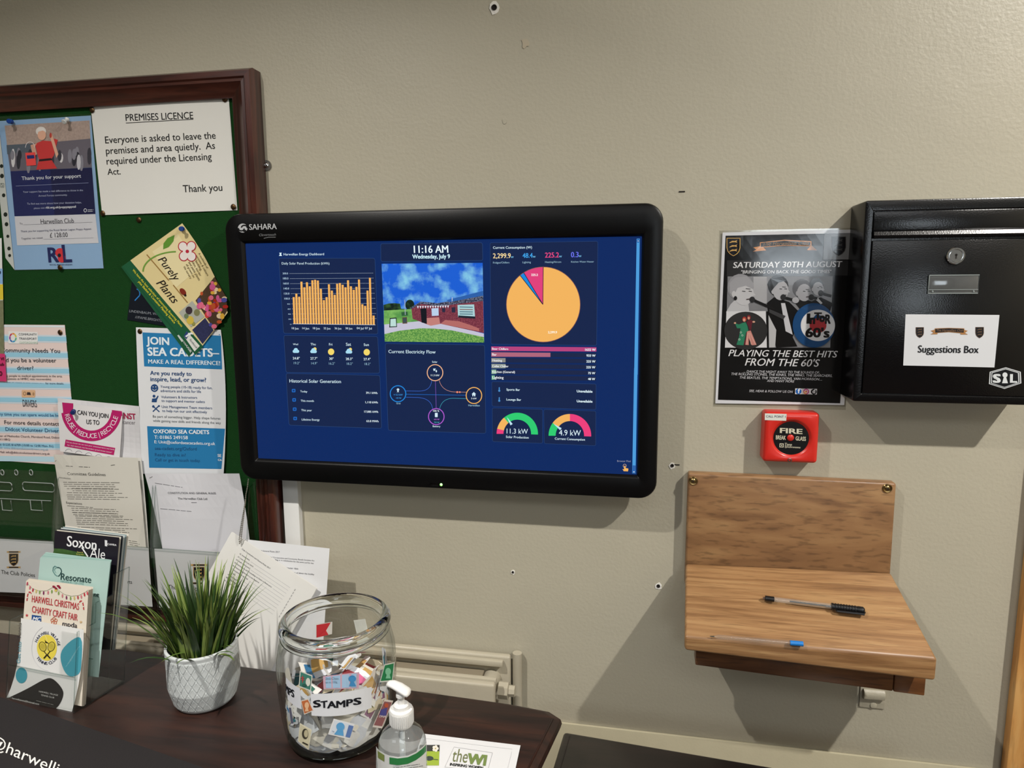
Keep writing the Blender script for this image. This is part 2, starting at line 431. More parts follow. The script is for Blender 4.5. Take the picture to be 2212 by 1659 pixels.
structure(obj('ceiling', nbox(XL-.12, XR+.12, YB-.12, .12, CEIL, CEIL+.05), M_CEIL))
# daylit window in the wall behind the camera
M_PANE, _nt, _b = base_mat('daylight_pane'); _b.inputs['Emission Color'].default_value = (.82, .92, 1, 1); _b.inputs['Emission Strength'].default_value = 9
wf = structure(obj('window_1', loft(bmesh.new(), [[(x, YB+.001, z) for x, z in rrect(.74, 1.66, -.11, .66, .004, 1)], [(x, YB+.03, z) for x, z in rrect(.74, 1.66, -.11, .66, .004, 1)], [(x, YB+.03, z) for x, z in rrect(.8, 1.6, -.05, .6, .004, 1)], [(x, YB+.012, z) for x, z in rrect(.8, 1.6, -.05, .6, .004, 1)]], True, False), M_CEIL))
obj('window_pane', nbox(.8, 1.6, YB+.008, YB+.012, -.05, .6), M_PANE, wf)
# pine architrave and door at the right-hand end of this wall
tx0 = P(2192, 1495, -.02).x
M_PINE = wood('pine_architrave', '#b97f42', '#d19a58', '#deb070', 'Z', 5, 10, .5, .05, .15)
structure(obj('trim_1', nbox(tx0, tx0+.07, -.02, -.0005, FLOOR, FLOOR+2.1, .003), M_PINE))
structure(obj('door_1', nbox(tx0+.071, tx0+.071+.78, -.012, -.0005, FLOOR, FLOOR+2.04, .002), M_PINE))
# painted ledge low on the wall
lz = (P(1215, 1556, -.005).z+P(1780, 1630, -.005).z)/2
M_LEDGE = mat('ledge_cream', '#b2ab92', .45, bump=.1)
structure(obj('trim_2', nbox(-1.9, tx0-.005, -.006, -.0004, FLOOR, lz, .002), M_LEDGE))
M_CHROME = mat('chrome', '#d0d0d0', .14, 1, var=.03); M_STEEL = mat('dull_steel', '#9a968e', .32, 1)
M_WHITEPL = mat('white_plastic', '#dcdcda', .35, var=.03); M_BLACKPL = mat('black_plastic', '#101012', .32, var=.1)
M_BRASS = mat('aged_brass', '#5c4630', .45, 1, var=.2, vscale=300)

# white cable trunking beside the noticeboard
ta = P(610, 1060, -.016).x; tb = P(643, 1060, -.016).x
t = thing('cable_trunking', ((ta+tb)/2, 0, -.95), 'white plastic cable trunking running down the wall under the left end of the screen', 'trunking')
obj('channel', nbox(ta+.001, tb-.001, -.012, -.0004, -.95, -.3), M_WHITEPL, t)
obj('lid', nbox(ta, tb, -.016, -.0115, -.95, -.3, .0015), M_WHITEPL, t)

# plugged holes in the plaster
M_PLUG = mat('wall_plug_white', '#e2e0da', .6); M_HOLE = mat('hole_dark', '#1c1512', .9); M_FILL = mat('chipped_plaster', '#ebe8e0', .9, bump=.4)
def plug(u, v, r, label, dark=True, tail=None):
    c = P(u, v, 0); rnd = random.Random(u)
    t = thing('wall_plug', c, label, 'wall plug', 'old fixing holes in the wall')
    pts = [(c.x+r*(.75+.5*rnd.random())*math.cos(a*math.pi/5), -.0004, c.z+r*(.75+.5*rnd.random())*math.sin(a*math.pi/5)) for a in range(10)]
    obj('plaster_chip', prism(bmesh.new(), pts, (0, -.0006, 0)), M_FILL, t)
    bm = bmesh.new()
    loft(bm, [[(c.x+rr*r*math.cos(a*math.pi/8), y, c.z+.1*r+rr*r*math.sin(a*math.pi/8)) for a in range(16)] for rr, y in ((.5, -.001), (.5, -.0022), (.36, -.0024), (.3, -.0011))], True, True)
    obj('plug', bm, M_HOLE if dark else M_PLUG, t)
    if tail:
        q = P(*tail, 0); obj('scratch', nbox(min(c.x+r*.6, q.x), max(c.x+r*.6, q.x), -.0012, -.0003, q.z-.0008, q.z+.0008), M_HOLE, t)
plug(1068, 18, .0095, 'wall plug in a chipped hole at the top of the wall above the screen')
plug(1452, 1006, .006, 'wall plug with a dark scratch beside it, between the screen and the wooden shelf', tail=(1468, 1004))
plug(1422, 1266, .0065, 'chipped wall plug left of the front edge of the wooden shelf')
plug(1108, 1236, .0045, 'small wall plug alone on the bare wall below the screen')
s = P(1473, 414, 0)
tag(obj('wall_scuff', nbox(s.x-.005, s.x+.005, -.0012, -.0003, s.z-.0009, s.z+.0009), M_HOLE), 'short dark horizontal scuff on the wall above right of the screen', 'scuff')
for u, v, r, l in ((1135, 94, .0075, 'pale filler patch on the wall below the topmost plug hole'), (1090, 262, .004, 'small paint chip on the wall above the middle of the screen')):
    c = P(u, v, 0); rnd = random.Random(v)
    pts = [(c.x+r*(.6+.6*rnd.random())*math.cos(a*math.pi/5), -.0003, c.z+r*(.6+.8*rnd.random())*math.sin(a*math.pi/5)) for a in range(10)]
    tag(obj('filler_patch', prism(bmesh.new(), pts, (0, -.0007, 0)), M_WALL if v > 200 else mat('filler', '#b9ae98', .8)), l, 'filler patch')

# ================================================================== noticeboard
M_MAHOG = wood('mahogany_gloss', '#220d09', '#3c1810', '#54281b', 'Z', 5, 12, .3, .5, .3)
M_MAHOGX = wood('mahogany_gloss_rail', '#220d09', '#3c1810', '#54281b', 'X', 5, 12, .3, .5, .3)
NB_Y = -.013
nx1 = P(541, 143, -.033).x; nz1 = (P(10, 184, -.033).z+P(538, 141, -.033).z)/2; nz0 = (P(2, 1309, -.03).z+P(325, 1345, -.03).z)/2; nx0 = -1.72
board = thing('noticeboard', ((nx0+nx1)/2, 0, nz0), 'mahogany framed noticeboard covered in green felt, hung on the wall left of the screen', 'noticeboard')
prof = [(0, -.001), (0, -.027), (.004, -.033), (.014, -.033), (.017, -.030), (.022, -.031), (.026, -.027), (.036, -.0245), (.041, -.0215), (.0445, -.0205), (.0475, -.0205), (.0475, -.010)]
def rail(name, a, b, m):
    """mitred moulding between outer corners a and b (going clockwise seen from the front)"""
    loops = []
    for (x, z, sx, sz) in (a, b):
        loops.append([(x+sx*d, y, z+sz*d) for d, y in prof]+[(x+sx*.0475, -.001, z+sz*.0475)])
    obj(name, loft(bmesh.new(), loops), m, board, 40)
c = [(nx0, nz1, 1, -1), (nx1, nz1, -1, -1), (nx1, nz0, -1, 1), (nx0, nz0, 1, 1)]
rail('top_rail', c[0], c[1], M_MAHOGX); rail('side_stile', c[1], c[2], M_MAHOG); rail('bottom_rail', c[2], c[3], M_MAHOGX); rail('side_stile', c[3], c[0], M_MAHOG)
M_FELT = mat('green_felt', '#133c17', .95, var=.1, vscale=90, bump=.5, bscale=600, spec=.15)
obj('felt_panel', nbox(nx0+.03, nx1-.03, NB_Y, -.0015, nz0+.03, nz1-.03), M_FELT, board)
# hanging lug with its screw on the right edge
lc = P(575, 357, -.003)
lug = [(nx1+.0005, lc.z-.009)]+[(lc.x+.0095*math.cos(a*math.pi/8), lc.z+.0095*math.sin(a*math.pi/8)) for a in range(-4, 5)]+[(nx1+.0005, lc.z+.009)]
lg = obj('hanging_lug', prism(bmesh.new(), [(x, -.0005, z) for x, z in lug], (0, -.002, 0)), M_STEEL, board)
bm = bmesh.new(); loft(bm, [[(lc.x+r*math.cos(a*math.pi/8), y, lc.z+r*math.sin(a*math.pi/8)) for a in range(16)] for r, y in ((.0048, -.0025), (.0048, -.0035), (.003, -.0048), (.0012, -.005), (.001, -.0035))])
obj('screw', bm, M_CHROME, lg)

# pins -------------------------------------------------------------
bm = bmesh.new(); lathe(bm, [(.0011, -.001), (.0011, .001), (.0052, .0012), (.0054, .0018), (.0042, .003), (.002, .0036)], 18)
bmesh.ops.rotate(bm, verts=bm.verts, cent=(0, 0, 0), matrix=Matrix.Rotation(math.pi/2, 3, 'X'))
proto_tack = obj('drawing_pin', bm, M_BRASS)
first_tack = [True]
def tack(u, v, y, label):
    o = proto_tack if first_tack[0] else proto_tack.copy()
    if not first_tack[0]: COL.objects.link(o)
    first_tack[0] = False
    o.location = P(u, v, y); tag(o, label, 'drawing pin', 'brass drawing pins on the noticeboard')
def pushpin(u, v, y, col, label, tilt=(0, 0)):
    bm = bmesh.new(); lathe(bm, [(.0005, -.002), (.0005, .004), (.0040, .0042), (.0046, .0052), (.0040, .0064), (.0026, .0075), (.0024, .012), (.0030, .0138), (.0044, .0148), (.0046, .0162), (.0036, .0172)], 18)
    bmesh.ops.rotate(bm, verts=bm.verts, cent=(0, 0, 0), matrix=Matrix.Rotation(math.pi/2, 3, 'X'))
    o = obj('push_pin', bm, mat('pin_'+col.strip('#'), col, .2, coat=.3)); o.location = P(u, v, y); o.rotation_euler = (tilt[0], 0, tilt[1])
    tag(o, label, 'push pin')
SHY = NB_Y-.0012
tack(200, 238, SHY, 'brass pin at the top left corner of the premises licence notice')
tack(486.5, 214.5, SHY, 'brass pin at the top right corner of the premises licence notice')
tack(505, 447, SHY, 'brass pin at the bottom right corner of the premises licence notice')
tack(223, 461, SHY, 'brass pin at the bottom left corner of the premises licence notice')
tack(301, 475, NB_Y, 'brass pin alone in the green felt below the premises licence notice')
tack(131, 578, SHY-.002, 'brass pin through the bottom edge of the blue thank-you certificate')
tack(131, 718, SHY, 'dark pin in the top right corner of the striped volunteer driver notice')
tack(303.5, 716, SHY, 'brass pin in the top left corner of the sea cadets notice')
pushpin(26, 263, SHY-.002, '#123a86', 'blue push pin at the top left of the thank-you certificate', (.15, .5))
pushpin(148, 256, SHY-.002, '#c9ccca', 'whitish push pin at the top right of the thank-you certificate', (.6, .1))
pushpin(394, 494, SHY-.004, '#123a86', 'blue push pin at the top corner of the yellow nursery leaflet', (.1, .5))
pushpin(160, 887, NB_Y-.012, '#182a5e', 'dark blue push pin holding the white and magenta recycling bag', (.1, .6))

# ================================================================== notices
V1 = (0, 120, 3.568); V2 = (0, 460, 3.95); V3 = (0, 680, 3.95); V4 = (0, 980, 2.989); V5 = (0, 1240, 3.95); L4 = (0, 1240, 5.184); L6 = (0, 980, 4.74)
# premises licence
p = Print(WallY(SHY, lambda u, v: .002*math.sin((u-195)/300*3.1)), 'paper', V1)
p.base([(697, 378), (1762, 308), (1830, 1192), (788, 1230)], '#d9d8d2', nx=10)
p.t('PREMISES LICENCE', 970, 504, 1490, 486, b=.006, hs=1.2); p.ln(970, 520, 1490, 491, 5, '#1a1a1a')
for s_, a, b_, c_, d in (('Everyone is asked to leave the', 812, 677, 1663, 640), ('premises and area quietly.  As', 818, 760, 1658, 718), ('required under the Licensing', 823, 840, 1632, 803), ('Act.', 830, 919, 930, 915), ('Thank you', 1412, 1054, 1714, 1042)):
    p.t(s_, a, b_, c_, d, b=.004, hs=1.12)
tag(p.build('licence_notice'), 'white landscape premises licence notice pinned at the top right of the green noticeboard', 'notice')
# thank-you certificate in its punched pocket
N, LB, WHT = '#17215c', '#93b3d6', '#e4e4ea'
p = Print(WallY(SHY), 'card', V1)
p.base([(-12, 505), (700, 462), (798, 1640), (112, 1652)], LB)
brick = mat('photo_brick', '#b39c92', .4, var=.35, vscale=260)
p.q([(35, 540), (690, 500), (708, 862), (80, 892)], brick, 1)
p.q([(52, 700), (696, 640), (708, 862), (80, 892)], '#6d6671', 2); p.q([(50, 690), (330, 672), (320, 730), (56, 760)], '#59626e', 3)
rnd = random.Random(4)
for i in range(26):
    x = 90+rnd.random()*600; y = 740+rnd.random()*90+(690-x)*.04; h = 30+rnd.random()*45; col = rnd.choice(['#c9c5cc', '#3a3844', '#8b8792', '#ded8da', '#2c2b38'])
    p.disc(x, y, 16, h, col, 3+.03*i, 10)
p.q([(268, 680), (330, 655), (392, 660), (420, 640), (445, 650), (415, 770), (395, 800), (440, 870), (280, 880), (300, 800)], '#d23a3c', 5)
p.q([(285, 675), (270, 700), (285, 760), (255, 780), (235, 690)], '#d9a58e', 5); p.q([(395, 660), (380, 610), (400, 600), (450, 760), (435, 790)], '#dcab92', 6)
p.disc(316, 584, 40, 36, '#dcd6d0', 6); p.disc(322, 612, 32, 40, '#d9a88f', 7); p.q([(282, 590), (300, 556), (335, 555), (356, 590), (330, 578)], '#dcd6d0', 8); p.q([(300, 800), (395, 790), (398, 806), (300, 816)], '#2a2023', 7)
p.q([(195, 750), (270, 745), (278, 845), (205, 850)], '#e04a48', 7); p.q([(206, 770), (262, 766), (266, 792), (210, 796)], '#26306a', 8)
p.ring(232, 710, 36, 44, 4, '#d9d4d6', 7, a0=180, a1=360); p.disc(390, 615, 9, 20, '#b04038', 7)
p.q([(80, 892), (708, 864), (735, 1220), (112, 1238)], N, 2); p.q([(386, 878), (708, 864), (735, 1220), (420, 1230)], '#0e1345', 3)
p.t('Thank you for your support', 168, 960, 625, 940, WHT, b=.01, lift=4); p.ln(122, 1006, 682, 981, 3, '#8d93b8', 4)
for s_, a, b_, c_, d in (('Your support has made a real difference to those in the', 178, 1058, 640, 1044), ('Armed Forces community.', 297, 1088, 520, 1080), ('To find out more about how your donation helps,', 210, 1150, 628, 1138)):
    p.t(s_, a, b_, c_, d, '#b9bdd8', lift=4)
p.t('please visit', 262, 1183, 345, 1180, '#b9bdd8', lift=4); p.t('rbl.org.uk/poppyappeal', 354, 1180, 585, 1172, WHT, b=.02, lift=4)
p.ring(657, 1193, 10, 13, 4, WHT, 4); p.lines(675, 1190, 720, 1188, 0, 12, 2, 8, WHT, seed=3, lift=4)
p.q([(112, 1240), (735, 1222), (760, 1445), (132, 1463)], '#d6d3d8', 2)
p.t('Harwellian Club', 315, 1297, 570, 1290, '#33313a', hs=1.35, lift=4); p.t('To', 152, 1302, 174, 1301, '#6c6a78', lift=4); p.ln(180, 1304, 712, 1284, 2, '#8a8894', 4)
p.t('Thank you for supporting the Royal British Legion Poppy Appeal.', 160, 1362, 706, 1342, '#4c5170', lift=4)
p.t('£ 128.00', 386, 1402, 522, 1398, '#33313a', hs=1.3, lift=4); p.t('Together we raised', 165, 1418, 328, 1411, '#6c6a78', lift=4); p.ln(336, 1416, 720, 1405, 2, '#8a8894', 4)
p.t('R', 378, 1592, 452, 1590, N, b=.03, hs=1.15, lift=3); p.t('L', 490, 1592, 552, 1590, N, b=.03, hs=1.25, lift=3)
p.disc(462, 1520, 36, 36, '#d8323c', 4); p.disc(475, 1560, 30, 36, '#d8323c', 4); p.disc(457, 1540, 13, 15, '#16162a', 5)
p.t('ROYAL BRITISH LEGION', 384, 1618, 556, 1616, N, lift=4)
tag(p.build('certificate'), 'light blue charity thank-you certificate with a photo and navy panel in a clear pocket', 'certificate')
pk = thing('punched_pocket', P(100, 420, SHY), 'clear punched plastic pocket with a white holed edge around the blue certificate', 'plastic pocket')
p = Print(WallY(SHY-.0012), 'lam', V1)
p.base([(-60, 500), (-12, 505), (112, 1652), (42, 1560)], '#b9bdb8', .0003); hole = mat('pocket_hole', '#0d1a0e', .9)
for x, y, r in ((12, 852, 13), (15, 928, 15), (28, 1077, 13), (42, 1225, 15), (50, 1300, 14), (60, 1393, 11), (69, 1487, 13), (74, 1541, 11)): p.disc(x, y, r, r*1.15, hole, 1, 16)
p.rbox(4, 985, 30, 1016, 3, 3, '#5c665f', 1); p.t('S', 10, 1010, 25, 1010, '#5c665f')
p.build('punched_strip', pk)
p = Print(WallY(SHY-.0012), 'lam', V1); p.base([(-12, 470), (703, 448), (806, 1645), (112, 1657)], clear('pocket_film', edge=(.9, .92, .92), rough=.12), .0002); p.build('clear_film', pk)
# leftmost poster and magenta note, cut by the picture's left side
p = Print(WallY(SHY-.0016), 'paper', V2)
p.base([(-330, 215), (14, 215), (36, 1235), (-330, 1245)], '#d8dad8')
p.q([(-330, 475), (22, 475), (24, 605), (-330, 605)], '#86aed8', 1); p.q([(-330, 610), (25, 610), (28, 740), (-330, 740)], '#d8c23a', 1)
p.q([(-330, 745), (28, 745), (36, 1232), (-330, 1240)], mat('photo_meadow', '#76785a', .6, var=.5, vscale=120), 1); p.disc(0, 508, 8, 14, '#23324e', 2)
tag(p.build('poster'), 'poster with blue and yellow bands at the left edge of the picture', 'poster')
p = Print(WallY(SHY-.0034), 'paper', V3)
p.base([(-190, 322), (42, 333), (55, 570), (-190, 556)], '#c8386e')
for s_, a, b_, w in (('VI', 5, 388, 28), ('ub', 0, 435, 34), ('0', -6, 520, 24)): p.t(s_, a, b_, a+w, b_, '#4a1020', b=.03)
tag(p.build('sticky_note'), 'magenta handwritten note at the left edge below the meadow poster', 'note')
# striped volunteer-driver notice
p = Print(WallY(SHY), 'paper', V3)
p.base([(-175, 82), (553, 87), (662, 1290), (-80, 1238)], '#dfcdc8', ny=4)
def stripe(y, h, col, l): p.q([(-175+y*.08, y-12), (548+y*.087, y-2), (548+(y+h)*.087, y+h-2), (-175+(y+h)*.08, y+h-12)], col, l)
for y in (190, 330, 465, 590, 715, 840, 968, 1105): stripe(y-14, 66, '#c6d3dd', 1); stripe(y, 38, '#94c6dc', 2)
p.q([(-175, 86), (548, 92), (550, 108), (-175, 102)], '#d5dfe4', 1); stripe(1215, 45, '#b4d3e0', 1)
p.q([(72, 140), (322, 148), (322, 248), (72, 246)], '#e2e2e0', 3)
for i, cc in enumerate(('#5fb08c', '#3f9ac8', '#3e6cb0', '#8a4a9a', '#c23a58', '#e0893c', '#d8c44a')): p.ring(110, 195, 26, 34, 13, cc, 4, 8, i*51, i*51+46)
p.t('COMMUNITY', 160, 175, 314, 177, '#2c3440', lift=5); p.t('TRANSPORT', 164, 212, 314, 214, '#2c3440', lift=5); p.t('OXFORDSHIRE', 166, 244, 322, 246, '#a9c0a8', lift=5)
for s_, a, b_, c_, d, cc in (('Community Needs You', 10, 318, 512, 325, '#23303c'), ('d you be a volunteer', 52, 402, 480, 406, '#23303c'), ('driver?', 147, 470, 286, 472, '#23303c'),
    ('g people to medical appointments in the area', 57, 528, 529, 532, '#4a4a50'), ('xpenses at HMRC rate recoverable)', 57, 553, 435, 558, '#4a4a50'), ('for more details.', 388, 592, 545, 594, '#33455c'),
    ('ny time you can spare would be he', -6, 858, 505, 870, '#1f5080'), ('For more details contact:', 38, 932, 512, 946, '#2c2c34'), ('Didcot Volunteer Drivers', 48, 990, 517, 1006, '#1e3c66'),
    ('ear of Methodist Church, Mereland Road, Didcot,', -6, 1040, 516, 1056, '#5a5256'), ('X118RQ', -4, 1070, 86, 1072, '#5a5256'), ('el: 01235 816709 (10:00 to 12:00 Mon- Fri)', -6, 1115, 455, 1130, '#23466c'),
    ('eb: www.didcotvolunteerdrivers.org.uk', -6, 1140, 412, 1158, '#8cb4cc'), ('Mail: info@didcotvolunteerdrivers.org.uk', -4, 1178, 425, 1194, '#5a4650')): p.t(s_, a, b_, c_, d, cc, lift=5)
p.lines(57, 575, 370, 585, 0, 0, 1, 10, '#8fb0c4', seed=9, lift=5)
p.rbox(185, 642, 300, 705, 8, 0, '#d8ac84', 4, '#d9b08a'); p.ring(210, 672, 11, 14, 4, '#8a6848', 5); p.disc(285, 675, 8, 14, '#a88460', 5); p.q([(232, 660), (258, 662), (264, 685), (228, 683)], '#3a3030', 5)
p.t('DRIVERS', 196, 782, 315, 788, '#3c3c44', hs=2.6, lift=5)
tag(p.build('volunteer_notice'), 'pink and blue striped volunteer driver notice pinned at the left of the noticeboard', 'notice')
# plastic charity bag and the folded recycling leaflet on it
bag = WallY(NB_Y-.0055, lambda u, v: .0022*math.sin(u*.06)+.0018*math.sin(v*.045+u*.02))
p = Print(bag, 'card', V3); p.base([(490, 710), (1188, 780), (1218, 1420), (560, 1330)], '#d2d1d4', nx=14, ny=14)
p.t('INST', 1046, 885, 1158, 893, '#a8244e', b=.03, hs=1.25, lift=3); p.t('cancer', 1050, 930, 1155, 936, '#8a8488', hs=1.2, lift=3)
tag(p.build('charity_bag'), 'white plastic charity bag with red lettering behind the recycling leaflet', 'bag')
MG = '#b51f66'
p = Print(WallY(NB_Y-.0125, lambda u, v: .0018*math.sin(u*.045)), 'card', V3)
p.base([(492, 745), (1048, 815), (1020, 1236), (513, 1165)], '#dedcdd', nx=28, ny=4)
p.ring(782, 800, 216, 233, 90, MG, 2, 40, 10, 172)
p.q([(530, 748), (625, 756), (622, 836), (540, 842)], MG, 2.3); p.q([(955, 812), (1040, 823), (1043, 862), (952, 862)], MG, 2.3)
p.tc('CAN YOU JOIN', 792, 866, 264, '#1c1c22', .13, b=.012, hs=1.4, lift=4); p.tc('US TO', 792, 935, 110, '#1c1c22', .08, b=.012, hs=1.4, lift=4)
p.arc('REUSE | REDUCE | RECYCLE', 782, 800, 216, 233, 168, 16, 58, '#e8dfe6', b=.0, flip=True)
p.q([(560, 1064), (983, 1136), (970, 1197), (550, 1122)], MG, 2, 20); p.t('Did you know we can turn your unwanted items into funds', 566, 1090, 975, 1156, '#eadce4', lift=3); p.t('for vital research into Secondary spread breast cancer?', 575, 1116, 955, 1180, '#eadce4', lift=3)
for i in range(5): p.ring(585+85*i, 1175+16*i, 30, 30, 3, '#8a8a92', 2, 12, 200, 340)
p.lines(612, 1205, 800, 1224, 0, 20, 2, 11, '#9aa0b0', seed=6, lift=2)
tag(p.build('recycling_leaflet'), 'white leaflet with a magenta reuse, reduce, recycle arc pinned above the paper racks', 'leaflet')
# sea cadets notice
SB, SN = '#2277ac', '#1f4476'
p = Print(WallY(SHY-.0008, lambda u, v: .004*((u-390)/100)**2*(.3+.7*(v-700)/320)), 'paper', V3)
p.base([(1160, 107), (1884, 128), (1908, 1360), (1215, 1356)], '#d9dbde', nx=10, ny=12, mid=((1184, 730), (1926, 700)))
p.q([(1215, 150), (1884, 178), (1895, 466), (1230, 440)], SB, 1, 8); p.disc(1872, 170, 6, 4, SB, 1)
p.q([(1255, 950), (1920, 972), (1890, 1316), (1273, 1305)], SB, 1, 8)
for s_, a, b_, c_, d, cc, bb in (('JOIN', 1252, 250, 1442, 258, '#dfe9f0', .03), ('SEA CADETS–', 1262, 348, 1868, 358, '#dfe9f0', .03), ('MAKE A REAL DIFFERENCE!', 1266, 415, 1878, 430, '#dfe9f0', .02),
    ('Are you ready to', 1282, 512, 1634, 520, SN, .02), ('inspire, lead, or grow?', 1284, 565, 1758, 574, SN, .02), ('Young people (10-18) ready for fun,', 1368, 622, 1812, 634, SN, 0), ('adventure and skills for life', 1370, 658, 1715, 666, SN, 0),
    ('Volunteers & Instructors', 1374, 710, 1682, 716, SN, 0), ('to support and mentor cadets', 1378, 742, 1748, 752, SN, 0), ('Unit Management Team members', 1380, 794, 1810, 806, SN, 0), ('to help run our unit effectively', 1384, 828, 1766, 840, SN, 0),
    ('Be part of something bigger. Help shape futures', 1304, 876, 1880, 894, '#6a7076', 0), ('while gaining new skills and friends along the way', 1306, 912, 1884, 932, '#6a7076', 0),
    ('OXFORD SEA CADETS', 1310, 1010, 1784, 1018, '#e4eaf0', .03), ('T: 01865 249158', 1318, 1058, 1602, 1062, '#e4eaf0', .02), ('E: Unit@oxfordseacacadets.org.uk', 1318, 1096, 1836, 1112, '#e4eaf0', .01),
    ('sea-cadets.org/Oxford', 1322, 1152, 1678, 1158, '#1c4a78', 0), ('Ready to dive in?', 1322, 1206, 1584, 1210, '#1c4a78', 0), ('Call or get in touch today.', 1324, 1250, 1712, 1256, '#1c4a78', 0)): p.t(s_, a, b_, c_, d, cc, b=bb, lift=3)
p.t('SE', 1858, 1212, 1888, 1214, '#e4eaf0', b=.03, lift=3); p.t('CA', 1860, 1246, 1892, 1248, '#e4eaf0', b=.03, lift=3)
p.disc(1318, 625, 32, 33, SN, 2); p.disc(1306, 615, 4, 5, '#d9dbde', 3); p.disc(1330, 615, 4, 5, '#d9dbde', 3); p.ring(1318, 630, 16, 14, 4, '#d9dbde', 3, 10, 10, 170)
p.disc(1314, 694, 12, 12, SN, 2); p.q([(1294, 745), (1298, 715), (1330, 712), (1346, 688), (1353, 694), (1340, 722), (1336, 746)], SN, 2)
p.ln(1304, 778, 1360, 828, 9, SN, 2); p.ln(1358, 774, 1304, 826, 9, SN, 2); p.ring(1308, 782, 8, 8, 6, SN, 2, 10); p.disc(1356, 778, 9, 8, SN, 2, 10)
tag(p.build('cadets_notice'), 'white and blue sea cadets recruitment notice beside the left end of the screen', 'notice')
# dark card half hidden by the nursery leaflets
p = Print(WallY(SHY), 'card', V2); p.base([(1130, 540), (1560, 600), (1500, 980), (1085, 912)], '#101620')
p.ring(1165, 690, 28, 40, 9, '#2f7ec8', 2, 10, 270, 380); p.ln(1190, 705, 1150, 748, 9, '#2f7ec8', 2)
p.t('LINDENBAUM, WAY', 1102, 846, 1370, 876, '#8a9098'); p.t('///FAME.BRIGHTLY', 1152, 898, 1400, 932, '#8a9098')
tag(p.build('business_card'), 'black card with faint lettering half hidden under the nursery leaflets', 'card')
# nursery leaflets, one behind the other
CREAM, GRN = '#d8c792', '#1d5638'
p = Print(WallY(SHY-.0022), 'card', V2); p.base([(1034, 462), (1548, 96), (1890, 770), (1612, 1228)], CREAM)
p.q([(1034, 462), (1105, 412), (1690, 1120), (1612, 1228)], GRN, 1); p.t('facebook', 1535, 1060, 1625, 1195, '#cfd6d2', b=.02, up=(.81, -.58), lift=3); p.ln(1522, 1040, 1560, 1095, 22, '#cfd6d2', 2)
tag(p.build('nursery_leaflet'), 'rear nursery leaflet, its green edge showing below the front one', 'leaflet', 'nursery leaflets')
p = Print(WallY(SHY-.0042, lambda u, v: .0016*max(0, (u-440)/50)**1.5), 'card', V2)
UR = (.814, -.58)
p.base([(1042, 455), (1555, 88), (1943, 850), (1668, 1212)], CREAM, nx=8, ny=10, mid=((1355, 833), (1792, 462)))
p.q([(1042, 455), (1112, 405), (1735, 1140), (1668, 1212)], GRN, 1, 8)
p.q([(1300, 330), (1520, 180), (1700, 470), (1500, 640)], '#e0d3a4', 1, 4)
p.ring(1510, 500, 290, 170, 12, '#6d9a3e', 3, 24, 180, 268); p.q([(1392, 310), (1395, 260), (1430, 215), (1488, 188), (1480, 240), (1440, 290)], '#5d8e34', 3)
for dx, dy in ((-38, -42), (34, -45), (-30, 40), (36, 44)):
    p.disc(1598+dx, 328+dy, 42, 44, '#b4283c', 3); p.disc(1598+dx, 328+dy, 34, 36, '#e4dcd6', 4)
p.disc(1598, 328, 38, 42, '#e4dcd6', 5); p.disc(1598, 328, 15, 15, '#b4283c', 6)
p.t('Purely', 1345, 400, 1490, 588, '#221c18', b=.0, hs=1.05, up=UR, lift=4, it=.25); p.t('Plants', 1330, 600, 1478, 778, '#221c18', b=.0, hs=1.05, up=UR, lift=4, it=.25)
p.ln(1252, 355, 1440, 575, 9, '#94713c', 3); p.ln(1478, 615, 1600, 765, 9, '#94713c', 3); p.disc(1560, 672, 34, 22, '#7c2a1c', 4, rot=50); p.disc(1580, 702, 10, 10, '#241614', 5)
for i, (s_, L) in enumerate((('A multitude of', 150), ('varieties & colours', 200), ('of bedding,', 130), ('basket, border', 160), ('and patio plants', 180), ('all grown on', 130), ('the nursery', 120))):
    x = 1690-i*21; y = 345+i*19; p.t(s_, x, y, x+L*.49, y+L*.87, '#5a4a26', up=(.87, -.49), lift=4)
for i, (s_, L) in enumerate((('We have the best selection of interesting flowering Plants', 640), ('plus Basket & Container Planting Service', 470))):
    x = 1128-i*-50; y = 490+i*100; p.t(s_, x, y, x+L*.655, y+L*.756, '#d6cf3e', b=.02, up=(.756, -.655), lift=4)
p.q([(1830, 545), (1932, 720), (1940, 830), (1832, 1002), (1668, 748)], mat('photo_border_bed', '#4a3524', .4, var=.5, vscale=400), 3)
rnd = random.Random(7)
for i in range(60):
    a, b_ = rnd.random(), rnd.random(); x = 1668+a*162+b_*164-10; y = 748-a*190+b_*250
    if x > 1925: continue
    p.disc(x, y, 12+rnd.random()*17, 12+rnd.random()*17, rnd.choice(['#c23a3a', '#d86a84', '#4a4a94', '#d8a83c', '#b8502a', '#c8588a', '#e0c8a0', '#a8241c']), 4+.06*i, 9)
p.q([(1640, 750), (1745, 885), (1628, 975), (1525, 850)], '#a8aaa0', 3)
for x, y, r, cc in ((1612, 832, 30, '#3c3038'), (1680, 850, 26, '#7a7a54'), (1622, 915, 32, '#c8b04a'), (1590, 880, 20, '#6a7a5a'), (1650, 945, 16, '#8a8a4a')): p.disc(x, y, r, r*1.15, cc, 4, 12)
p.q([(1750, 895), (1822, 1000), (1728, 1118), (1640, 998)], mat('photo_lavender', '#2a2e52', .4, var=.6, vscale=500), 3)
p.q([(1592, 1008), (1705, 1135), (1660, 1182), (1568, 1050)], '#d6d8d2', 3); p.q([(1592, 1008), (1616, 1036), (1590, 1078), (1568, 1050)], '#2c3f74', 4); p.t('f', 1580, 1048, 1597, 1066, '#e4e6ea', b=.04, hs=1.0, up=UR, lift=5)
p.t('facebook', 1615, 1082, 1675, 1160, '#3a3f4c', up=UR, lift=4)
